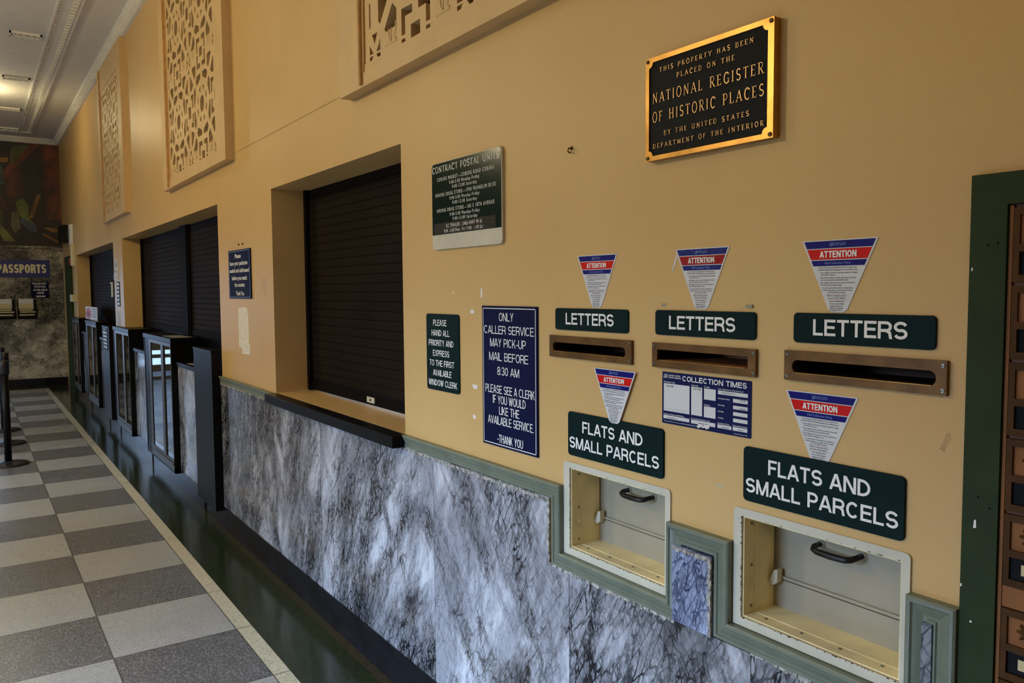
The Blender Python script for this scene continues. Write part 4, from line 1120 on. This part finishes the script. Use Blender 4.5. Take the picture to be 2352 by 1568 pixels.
slot('bronze letter slot with rounded ends at the right, the widest in the photo', -1.0655, -.7255, 1.457, 1.520, S_HOLES[2], True)

# ---------------------------------------------------------------- parcel drops
def parcel_drop(label, o4, hole, lug):
    x0, x1, z0, z1 = o4; hx0, hx1, hz0, hz1 = hole; yb = 1.535
    t = thing('parcel_drop', label, 'parcel chute', ((x0+x1)/2, YW, z0), 'cream parcel drops')
    m = MB(); outl = [(x0, z0), (x1, z0)]+[p for p in rrect(x0, x1, z0, z1, .010) if p[1] > (z0+z1)/2]
    holed_plate(m, outl, [[(hx0, hz0), (hx1, hz0), (hx1, hz1), (hx0, hz1)]], YW-.0045, YW); m.build('face_frame', CREAMMET, t, bevel=.001)
    # chipped dark paint along the inner lip
    m = MB()
    for k in range(34):
        a = hx0+(hx1-hx0)*random.random(); w_ = .001+.004*random.random()**2
        m.box(a, a+w_, YW-.0052, YW-.0043, hz0-.0012*random.random()-.0004, hz0+.0004)
        z = hz0+(hz1-hz0)*random.random()
        m.box(hx0-.0010*random.random()-.0004, hx0+.0004, YW-.0052, YW-.0043, z, z+w_)
        if k < 16:
            a = hx0+(hx1-hx0)*random.random(); m.box(a, a+w_, YW-.0052, YW-.0043, hz1-.0003, hz1+.0010)
    m.build('paint_chips', VOID, t)
    th = .003; g = .0012
    m = MB(); m.box(hx0+g, hx0+g+th, YW+.0005, yb, hz0+g, hz1-g); m.box(hx0+g+th, hx0+g+th+.001, YW+.036, yb, hz0+g, hz1-g); sl = m.build('left_cheek', YELMET, t)
    m = MB(); m.box(hx1-g-th, hx1-g, YW+.0005, yb, hz0+g, hz1-g); m.build('right_cheek', YELMET, t)
    m = MB(); m.box(hx0+g+th, hx1-g-th, YW+.0005, yb, hz0+g, hz0+g+th); m.box(hx0+g+th, hx1-g-th, YW+.036, yb, hz0+g+th, hz0+g+th+.001); fl = m.build('chute_floor', YELMET, t)
    m = MB(); m.box(hx0+g+th, hx1-g-th, YW+.0005, yb, hz1-g-th, hz1-g); m.build('chute_ceiling', YELMET, t)
    zs = hz0+.073
    m = MB(); m.box(hx0+g, hx1-g, yb, yb+.006, hz0+g, zs-.002); m.build('lower_panel', GREYMET, t)
    m = MB(); m.box(hx0+g, hx1-g, yb+.004, yb+.010, zs+.001, hz1+.02); m.box(hx0+.018, hx1-g, yb-.002, yb+.004, zs+.001, zs+.008)
    fp = m.build('flap_door', GREYMET, t)
    m = MB(); m.box(hx0+g, hx1-g, yb+.002, yb+.005, zs-.002, zs+.001); m.build('flap_gap', VOID, fp)
    m = MB(); m.prism([(hx0+.004, zs-.010), (hx0+.018, zs-.014), (hx0+.030, zs-.004), (hx0+.030, zs+.026), (hx0+.021, zs+.024)], yb-.020, yb-.001)
    m.build('latch_lug', CREAMMET, t, bevel=.0015)
    # bent bar handle
    hx = (hx0+hx1)/2-.012; hz = zs+.108; w_ = .050
    p = []
    for (a, b, c_) in ((hx-w_, yb+.004, hz), (hx-w_, yb-.020, hz-.001), (hx-w_+.005, yb-.030, hz-.004), (hx-w_+.016, yb-.034, hz-.006), (hx, yb-.035, hz-.007), (hx+w_-.016, yb-.034, hz-.006), (hx+w_-.005, yb-.030, hz-.004), (hx+w_, yb-.020, hz-.001), (hx+w_, yb+.004, hz)):
        p.append((a, b, c_))
    m = MB(); m.tube(p, [.0062, .0062, .0068, .0072, .0076, .0072, .0068, .0062, .0062], 12); h = m.build('bar_handle', HANDLE, fp, smooth=True)
    for s_ in (-1, 1):
        m = MB(); m.disc_y(hx+s_*w_, hz, .0125, yb+.001, yb+.0042, 18); m.build('handle_rose', GREYMET, h)
    for z in (hz1-.022, hz0+.116, hz0+.021):
        m = MB(); m.tube([(hx0+g+th-.001, 1.456, z), (hx0+g+th+.0022, 1.456, z)], [.0040, .0032], 12); m.build('screw', SCREW, sl)
    m = MB(); m.tube([(hx0+g+th-.001, 1.459, hz0+.076), (hx0+g+th+.004, 1.459, hz0+.076)], [.0058, .0050], 6); m.build('bolt', YELMET, sl)
    for k in range(4):
        a = hx0+(hx1-hx0)*(.13+.245*k)
        m = MB(); m.tube([(a, 1.453, hz0+g+th-.001), (a, 1.453, hz0+g+th+.0018)], [.0040, .0034], 12); m.build('screw', SCREW, fl)
    return t
parcel_drop('cream metal parcel drop with a black bar handle, left of the two', (-1.8305, -1.3985, .8755, 1.150), P_HOLES[0], None)
parcel_drop('cream metal parcel drop with a black bar handle, beside the green casing', (-1.1985, -.7845, .8825, 1.155), P_HOLES[1], None)

# ---------------------------------------------------------------- post office boxes at the right edge
BLACKPANE = mat('box_window', '#08080a', .5, spec=.1)
t = thing('post_office_boxes', 'bank of brass post office boxes framed by dark green wood', 'mailboxes', (-.50, WY, .35))
m = MB(); m.box(-.632, -.34, 1.4285, 1.4295, .35, 1.785); m.build('backing', mat('copper_brown', '#7a4f3c', .45, metal=.3, var=.1), t)
PBR = mat('box_bronze', '#4a2f12', .6, spec=.15, metal=0, var=.15, vscale=20); PBC = mat('box_copper', '#8a5a30', .55, spec=.2, metal=0, var=.1)
tops = [1.779, 1.652, 1.525, 1.398, 1.271, 1.110, .985, .860, .735, .610]
for ci in range(2):
    xa = -.6265+ci*.142; xb = xa+.138
    for zt in tops:
        zb = zt-.122
        m = MB()
        holed_plate(m, rrect(xa+.003, xb-.003, zb, zt, .002), [[(xa+.0125, zb+.062), (xb-.0125, zb+.062), (xb-.0125, zt-.012), (xa+.0125, zt-.012)], [(xa+.0125, zb+.012), (xb-.0125, zb+.012), (xb-.0125, zb+.050), (xa+.0125, zb+.050)]], 1.420, 1.4284)
        dr = m.build('door', PBR, t, bevel=.001)
        m = MB(); m.box(xa+.0115, xb-.0115, 1.4245, 1.4283, zb+.061, zt-.011); m.build('copper_panel', PBC, dr)
        m = MB()
        for k in range(8):
            a = k*math.pi/4; m.tube([(xa+.044, 1.4240, zb+.088), (xa+.044+.017*math.cos(a), 1.4236, zb+.088+.017*math.sin(a))], [.006, .0025], 6)
        m.build('star_emblem', PBR, dr)
        m = MB(); m.box(xa+.0115, xb-.0115, 1.4248, 1.4283, zb+.011, zb+.051); m.build('window', BLACKPANE, dr)
        if zt in (1.271, 1.110):
            m = MB(); m.box(xa+.030, xb-.022, 1.4236, 1.4247, zb+.022, zb+.040); m.build('name_card', PAPERY, dr)
    m = MB(); m.box(xa-.004, xa+.0015, 1.4215, 1.4284, .36, 1.783); m.build('divider_strip', PBC, t)
m = MB(); m.box(-.632, -.34, 1.4235, 1.4284, 1.1115, 1.1475); m.build('cross_strip', PBC, t)

# ---------------------------------------------------------------- small things stuck on the wall
def scrap(name, label, pts, m_, th=.0007, cat='scrap', group=None, y=YW):
    mb = MB(); mb.prism(pts, y-th, y); return tag(mb.build(name, m_), label, cat, group)
def quad(cx, cz, w, h, j=.2):
    r = lambda: random.uniform(-j, j)
    return [(cx-w*(1+r()), cz-h*(1+r())), (cx+w*(1+r()), cz-h*(1+r())), (cx+w*(1+r()), cz+h*(1+r())), (cx-w*(1+r()), cz+h*(1+r()))]
G = 'pale scraps of tape on the wall'
scrap('torn_paint_patch', 'large ragged patch of bare white primer below the packages sign', [(-5.17, 1.258), (-4.995, 1.262), (-4.99, 1.318), (-5.02, 1.335), (-5.005, 1.372), (-5.008, 1.45), (-5.012, 1.50), (-5.03, 1.548), (-5.10, 1.556), (-5.225, 1.548), (-5.232, 1.45), (-5.228, 1.38), (-5.235, 1.296), (-5.172, 1.296)], SCRAP, cat='paint')
scrap('tape_scrap', 'thin upright pale scrap above the tall navy sign', [(-2.288, 1.628), (-2.276, 1.626), (-2.276, 1.655), (-2.286, 1.658)], SCRAP, group=G)
scrap('tape_scrap', 'square pale scrap beside the top corner of the tall navy sign', quad(-2.343, 1.577, .013, .006), SCRAP, group=G)
scrap('tape_scrap', 'frayed pale scrap halfway down beside the tall navy sign', quad(-2.332, 1.318, .016, .007, .4), SCRAP, group=G)
scrap('tape_scrap', 'small pale scrap near the bottom of the tall navy sign', quad(-2.335, 1.214, .009, .006, .3), SCRAP, group=G)
scrap('tape_scrap', 'tiny pale scrap between the green sign and the green board', quad(-2.472, 1.643, .005, .003, .4), SCRAP, group=G)
scrap('torn_sticker_strip', 'torn pale strip hanging beside the crinkled sticker', [(-1.402, 1.690), (-1.398, 1.693), (-1.385, 1.722), (-1.380, 1.734), (-1.386, 1.733), (-1.394, 1.715)], STICKW)
scrap('putty_lump', 'grey lump of putty right of the crinkled sticker', quad(-1.163, 1.611, .011, .0035, .3), GREYMET, th=.004)
scrap('putty_smear', 'faint grey smear left of the crinkled sticker', quad(-1.428, 1.611, .008, .004, .3), GREYMET)
SMUDGE = mat('smudge', '#b9965f', .6, var=.15, vscale=40)
scrap('wall_smudge', 'brownish smudge on bare wall near the dark green casing', [(-.739, 1.360), (-.731, 1.356), (-.7245, 1.372), (-.719, 1.381), (-.7215, 1.392), (-.729, 1.388), (-.7325, 1.374)], SMUDGE, th=.0004, cat='smudge')
scrap('wall_smudge', 'pale smear on bare wall between the two parcels signs', quad(-1.245, 1.192, .010, .006, .3), mat('pale_smear', '#c9b48c', .6), th=.0004, cat='smudge')
t = thing('wall_hook', 'small brass hook on bare wall left of the bronze plaque', 'hook', (-1.794, YW, 2.036))
m = MB(); m.disc_y(-1.794, 2.050, .006, YW-.003, YW, 12); m.build('rose', BRONZE, t)
m = MB(); m.tube([(-1.794, YW-.002, 2.050), (-1.794, YW-.012, 2.048), (-1.794, YW-.014, 2.040), (-1.794, YW-.008, 2.036), (-1.794, YW-.003, 2.039)], .0022, 8); m.build('bent_wire', BRONZE, t, smooth=True)
for i, x in enumerate((-5.167, -5.082)):
    m = MB(); m.disc_y(x, 1.951, .007, YW-.006, YW, 10)
    tag(m.build('nail', BRONZE), ('left', 'right')[i]+' one of two nail heads above the packages sign', 'nail', 'nails above the packages sign')

# ---------------------------------------------------------------- far part of the counter wall
t = sign('notice_sign', 'black lettered notice on the pier between the far shutters', -10.245, -10.035, 1.497, 1.782, .006, .004, GSIGN)
def blur_rows(t, x0, x1, z0, z1, rows, m_, y, fill=.55, name='lettering'):
    mb = MB(); dz = (z1-z0)/rows
    for r in range(rows):
        zc = z1-dz*(r+.5); a = x0+(x1-x0)*random.uniform(.02, .15); end = x1-(x1-x0)*random.uniform(.02, .15)
        while a < end:
            w_ = random.uniform(.10, .26)*(x1-x0); mb.box(a, min(a+w_, end), y-.0006, y+.0004, zc-dz*fill/2, zc+dz*fill/2); a += w_+.035*(x1-x0)
    return mb.build(name, m_, t)
blur_rows(t, -10.235, -10.045, 1.505, 1.775, 6, WHITE, YW-.0062)
t = thing('hanging_notice', 'white notice with a dark emblem, tilted on the pier between the far shutters', 'sign', (-10.24, YW, 1.81))
m = MB(); m.prism([(-10.40, 1.810), (-10.10, 1.805), (-10.06, 2.025), (-10.30, 2.025)], YW-.012, YW); m.build('card', PAPER, t)
m = MB(); eagle(m, -10.27, -10.10, 1.945, 2.005, YW-.0126); m.build('emblem', INKK, t)
m = MB(); text(m, '6 6', -10.31, -10.17, 1.885, .035, YW-.0126, .03); m.box(-10.27, -10.21, YW-.0128, YW-.0118, 1.83, 1.836); m.build('lettering', INKK, t)
t = thing('paper_notice', 'pale sheet of paper low on the pier between the far shutters', 'paper', (-10.2, YW, 1.245))
m = MB(); m.prism([(-10.36, 1.252), (-10.07, 1.248), (-10.06, 1.437), (-10.30, 1.44)], YW-.002, YW); m.build('sheet', PAPER, t)
blur_rows(t, -10.30, -10.09, 1.265, 1.43, 7, mat('faint_print', '#a9aab8', .7), YW-.0022, .3, name='print')
t = thing('paper_strip', 'white paper strip taped to the farthest shutter', 'paper', (-12.1, YS-.026, 1.59))
m = MB(); m.prism([(-12.22, 1.592), (-12.04, 1.598), (-12.03, 1.80), (-12.30, 1.80), (-12.30, 1.785), (-12.21, 1.78)], YS-.012, YS-.0095); m.build('strip', PAPERY, t)
# notice on the black divider
t = thing('notice_sign', 'black notice with white rows on the black divider panel', 'sign', (-10.87, 1.366, .955))
m = MB(); m.prism(rrect(-11.08, -10.66, .955, 1.228, .004), 1.3612, 1.3658); m.build('plate', GSIGN, t)
blur_rows(t, -11.05, -10.70, .97, 1.19, 5, WHITE, 1.3613, .5)
m = MB(); eagle(m, -10.98, -10.84, 1.195, 1.222, 1.3611); m.build('emblem', WHITE, t)
# card with a red flower, pamphlets on the counters
t = thing('advert_card', 'white card with a red flower picture standing on the far cabinet', 'card', (-12.55, 1.40, 1.268))
m = MB(); m.prism([(-13.62, 1.268), (-12.30, 1.268), (-12.30, 1.455), (-13.62, 1.455)], 1.455, 1.460); m.build('card', PAPER, t)
m = MB()
m.prism([(-13.25+.30*math.cos(k*math.pi/7)*(1+.15*(k % 2)), 1.352+.075*math.sin(k*math.pi/7)*(1+.15*(k % 2))) for k in range(14)], 1.4535, 1.456)
m.build('red_flower', mat('red_flower', '#b8380a', .5, var=.3, vscale=6), t)
m = MB(); m.prism([(-13.28+.10*math.cos(k*math.pi/6), 1.345+.03*math.sin(k*math.pi/6)) for k in range(12)], 1.4525, 1.454); m.build('flower_heart', mat('flower_heart', '#3c0f10', .6), t)
blur_rows(t, -12.86, -12.36, 1.30, 1.44, 4, INKK, 1.4546, .25)
for lab, x0, x1, y0, y1, z in (('leaflet lying on top of the bright-reflecting cabinet', -7.55, -7.15, 1.40, 1.56, 1.2685), ('leaflet on the low counter beside the plain divider', -6.75, -6.40, 1.43, 1.58, 1.0785), ('leaflet lying at the edge of the cabinet under the flower card', -12.3, -11.9, 1.38, 1.44, 1.2685)):
    m = MB(); m.add([(x0, y0, z), (x1, y0+.02, z), (x1, y1, z), (x0, y1-.02, z), (x0, y0, z+.003), (x1, y0+.02, z+.003), (x1, y1, z+.003), (x0, y1-.02, z+.003)], [(0, 3, 2, 1), (4, 5, 6, 7), (0, 1, 5, 4), (1, 2, 6, 5), (2, 3, 7, 6), (3, 0, 4, 7)])
    tag(m.build('leaflet', mat('leaflet_paper', '#8d8884', .6, var=.2, vscale=20)), lab, 'leaflet', 'leaflets on the counters')
# things by the green door
t = thing('loudspeaker', 'small black box loudspeaker above the green door', 'speaker', (-15.45, 1.40, 2.50))
m = MB(); m.box(-15.72, -15.10, 1.31, 1.405, 2.50, 2.78); m.build('case', BLACK, t, bevel=.01)
m = MB(); m.box(-15.12, -14.92, 1.37, 1.43, 2.52, 2.70); m.build('bracket', BLACKM, t)
t = thing('alarm_strobe', 'white wall box and conduit with a red strobe beside the far shutter', 'alarm', (-14.6, WY, 2.08))
m = MB(); m.box(-14.82, -14.62, 1.385, WY, 2.43, 2.76); m.build('back_box', PAPER, t, bevel=.005)
m = MB(); m.tube([(-14.52, 1.415, 2.44), (-14.52, 1.415, 2.09)], .045, 10); m.build('conduit', PAPERY, t)
m = MB(); m.box(-14.84, -14.64, 1.375, WY, 2.11, 2.22); m.build('strobe', mat('red_plastic', '#b01c1c', .4), t)
t = thing('thermostat', 'cream box on the wall beside the far shutter', 'thermostat', (-14.6, WY, 1.50))
m = MB(); m.box(-14.78, -14.42, 1.36, WY, 1.515, 1.63); m.build('cover', PAPERY, t, bevel=.008)
m = MB(); m.box(-14.92, -14.78, 1.385, WY, 1.53, 1.60); m.build('side_plate', PAPER, t)

# ---------------------------------------------------------------- far end wall: mural, passport signs, racks
def yz_prism(mb, pts, x0, x1):
    a = sum(pts[i][0]*pts[(i+1) % len(pts)][1]-pts[(i+1) % len(pts)][0]*pts[i][1] for i in range(len(pts)))
    if a < 0: pts = pts[::-1]
    mb.prism_x(pts, x0, x1)
def yz_text(mb, s, y0, y1, zb, h, x, bold):
    q = MB(); sans(q, s, y0, y1, zb, h, 0, bold)
    mb.add([(x-v[1], v[0], v[2]) for v in q.v], q.f)
t = thing('wall_mural', 'dark painted mural with a red-brown post and beams on the end wall', 'mural', (XE, .2, 2.49))
def paint(n_, c, v=.35): return mat('mural_'+n_, c, .55, var=v, vscale=3.5)
m = MB(); yz_prism(m, [(-1.2, 2.488), (1.425, 2.488), (1.425, 4.266), (-1.2, 4.266)], XE, XE+.015); m.build('canvas', paint('ground', '#24160f'), t)
pm = [paint('brick', '#5e2714'), paint('olive', '#45421a'), paint('slate', '#3c4a48'), paint('ochre', '#7a5220'), paint('moss', '#5a5d28'), paint('umber', '#241812'), paint('rust', '#481f13'), paint('sand', '#5c533c'), paint('blue_grey', '#38424e')]
m = MB(); x0, x1 = XE+.0148, XE+.0170
shapes = [(0, [(1.20, 2.95), (1.425, 2.95), (1.425, 4.266), (1.17, 4.266)]), (6, [(1.17, 4.266), (1.20, 2.95), (1.24, 2.95), (1.225, 4.266)]), (0, [(.55, 3.72), (.98, 4.266), (1.15, 4.266), (.60, 3.62)]),
          (1, [(.72, 4.20), (.98, 4.24), (.80, 3.98), (.68, 3.86), (.70, 4.1)]), (2, [(.2, 3.75), (.56, 3.86), (.60, 3.55), (.2, 3.40)]), (3, [(.2, 3.93), (.66, 4.0), (.66, 3.92), (.2, 3.86)]), (5, [(.2, 4.05), (.70, 4.1), (.70, 4.266), (.2, 4.266)]),
          (6, [(.60, 3.62), (.85, 3.90), (.88, 3.35), (.62, 3.32)]), (3, [(1.06, 3.38), (1.13, 3.40), (1.00, 2.98), (.92, 2.96)]), (4, [(.74, 3.24), (.86, 3.32), (.94, 3.20), (.92, 2.98), (1.02, 2.86), (.97, 2.82), (.84, 2.96), (.78, 3.02)]), (7, [(.68, 3.06), (.78, 3.10), (.80, 2.80), (.72, 2.70), (.66, 2.82)]),
          (8, [(.82, 2.98), (1.02, 2.86), (1.06, 2.74), (.96, 2.72), (.80, 2.90)]), (3, [(1.14, 2.82), (1.40, 2.80), (1.425, 2.74), (1.28, 2.73)]), (3, [(1.09, 2.71), (1.16, 2.71), (1.42, 2.55), (1.34, 2.55)]), (4, [(.42, 2.84), (.50, 2.86), (.72, 2.56), (.55, 2.56)]), (5, [(.9, 2.66), (1.1, 2.72), (1.3, 2.52), (.75, 2.52)]), (6, [(1.30, 2.98), (1.37, 3.22), (1.40, 3.2), (1.34, 2.96)]), (6, [(.30, 3.34), (.55, 3.36), (.62, 3.12), (.36, 3.0)]), (1, [(.40, 3.05), (.55, 3.10), (.54, 2.84), (.40, 2.80)])]
for k, (mi, pl) in enumerate(shapes):
    m.cur = mi; yz_prism(m, pl, x0, x1+k*.0003)
m.build('painted_shapes', pm, t)
XS = XE+.012
t = thing('passports_sign', 'dark blue PASSPORTS sign with pale letters on the end wall', 'sign', (XS, .6, 1.938))
m = MB(); yz_prism(m, [(.0, 1.938), (1.212, 1.938), (1.212, 2.243), (.0, 2.243)], XS, XS+.012); m.build('plate', PASS, t)
m = MB(); yz_text(m, 'PASSPORTS', .425, 1.157, 2.010, .155, XS+.0128, .20); m.build('lettering', PASSY, t)
t = thing('photos_sign', 'small black PASSPORT PHOTOS AVAILABLE HERE sign on the end wall', 'sign', (XS, 1.05, 1.574))
m = MB(); yz_prism(m, [(.91, 1.574), (1.186, 1.574), (1.186, 1.858), (.91, 1.858)], XS, XS+.008); m.build('plate', BSIGN, t)
m = MB()
for s, a, b, z in (('PASSPORT', .935, 1.155, 1.808), ('PHOTOS', .965, 1.135, 1.755), ('AVAILABLE', .945, 1.163, 1.700), ('HERE', 1.0, 1.112, 1.645)): yz_text(m, s, a, b, z, .034, XS+.0088, .16)
for k in range(5): m.box(XS+.008, XS+.009, .99+.028*k, 1.012+.028*k, 1.590, 1.614)
m.build('lettering', WHITE, t)
for lab, a, b in (('black leaflet rack full of papers under the photos sign', .70, .985), ('black leaflet rack full of papers at the photo edge', .36, .665)):
    t = thing('leaflet_rack', lab, 'rack', (XS, (a+b)/2, 1.22), 'leaflet racks on the end wall')
    m = MB(); m.box(XS, XS+.02, a, b, 1.215, 1.545); m.box(XS, XS+.09, a, b, 1.215, 1.235); m.box(XS+.075, XS+.09, a, b, 1.215, 1.385); m.box(XS, XS+.09, a, a+.012, 1.215, 1.385); m.box(XS, XS+.09, b-.012, b, 1.215, 1.385); m.build('holder', BLACK, t)
    m = MB(); m.box(XS+.03, XS+.06, a+.015, b-.05, 1.24, 1.56); m.build('paper_stack', PAPER, t)
    m = MB(); m.box(XS+.062, XS+.07, a+.02, b-.07, 1.24, 1.48); m.build('front_leaflets', PAPERY, t)
    m = MB()
    for z, c0, c1 in ((1.355, .02, .06), (1.32, .03, .02), (1.27, .02, .04)): m.box(XS+.09, XS+.0915, a+c0, b-c1, z, z+.022)
    m.build('label_strips', PAPERY, t)

# ---------------------------------------------------------------- queue posts at the left edge
def stanchion(x, y, label):
    t = thing('queue_post', label, 'queue post', (x, y, 0), 'black retractable belt queue posts')
    m = MB(); m.lathe([(.172, 0), (.175, .008), (.165, .018), (.10, .027), (.045, .034), (.034, .040)], x, y, 40); m.build('base', BLACKM, t, smooth=True)
    m = MB(); m.tube([(x, y, .035), (x, y, .90)], .031, 20); m.build('post', BLACK, t, smooth=True)
    m = MB(); m.lathe([(.036, .88), (.042, .89), (.042, 1.0), (.038, 1.008), (.01, 1.012)], x, y, 24); m.build('belt_head', BLACKM, t, smooth=True)
    return t
SP = [(-9.05, .252), (-10.32, .295), (-11.35, .29)]
for (x, y), l in zip(SP, ('black queue post nearest the camera at the left edge', 'black queue post second in line at the left edge', 'black queue post farthest of three at the left edge')):
    p = stanchion(x, y, l)
for i in range(2):
    (xa, ya), (xb, yb) = SP[i], SP[i+1]
    m = MB(); m.add([(xa-.042, ya-.001, .925), (xb+.042, yb-.001, .925), (xb+.042, yb-.001, .975), (xa-.042, ya-.001, .975), (xa-.042, ya+.001, .925), (xb+.042, yb+.001, .925), (xb+.042, yb+.001, .975), (xa-.042, ya+.001, .975)], [(0, 1, 2, 3), (7, 6, 5, 4), (0, 4, 5, 1), (3, 2, 6, 7), (0, 3, 7, 4), (1, 5, 6, 2)])
    tag(m.build('queue_belt', BELT), ('navy belt strung from the nearest queue post', 'navy belt strung between the two farther queue posts')[i], 'belt', 'belts between the queue posts')

# ---------------------------------------------------------------- lamps of the lobby, one of them added (they hang beyond the left edge of the photo)
LW = '#ffecba'
for i, (x, y, z, st) in enumerate(((-12.7, .15, 4.07, 29), (-7.02, -1.9, 3.36, 125), (-4.0, -2.4, 3.3, 135), (1.6, -1.8, 3.3, 36))):  # the third lamp is added, unseen, to brighten the middle of the wall
    t = thing('pendant_lamp', ('hanging globe lamp near the mural, outside the photo', 'hanging globe lamp opposite the wide double shutter, outside the photo', 'unseen globe lamp added to brighten the middle of the counter wall', 'hanging globe lamp behind the camera')[i], 'lamp', (x, y, z))
    m = MB(); m.lathe([(.01, z-.16), (.09, z-.132), (.14, z-.08), (.16, z), (.14, z+.08), (.09, z+.132), (.03, z+.155)], x, y, 24); m.build('globe', emat('lamp_globe', LW if i < 3 else '#ffd790', st), t, smooth=True)
    m = MB(); m.tube([(x, y, z+.15), (x, y, ZC-.02)], .008, 8); m.lathe([(.06, ZC-.03), (.06, ZC)], x, y, 16); m.build('rod', BRONZE, t)
# the lit workroom behind the nearest shutter shows under its bottom bar
area('workroom_light', (-3.68, 1.95, 1.10), (0, -1, 0), 1.5, .25, 2.0, (1, .95, .85))
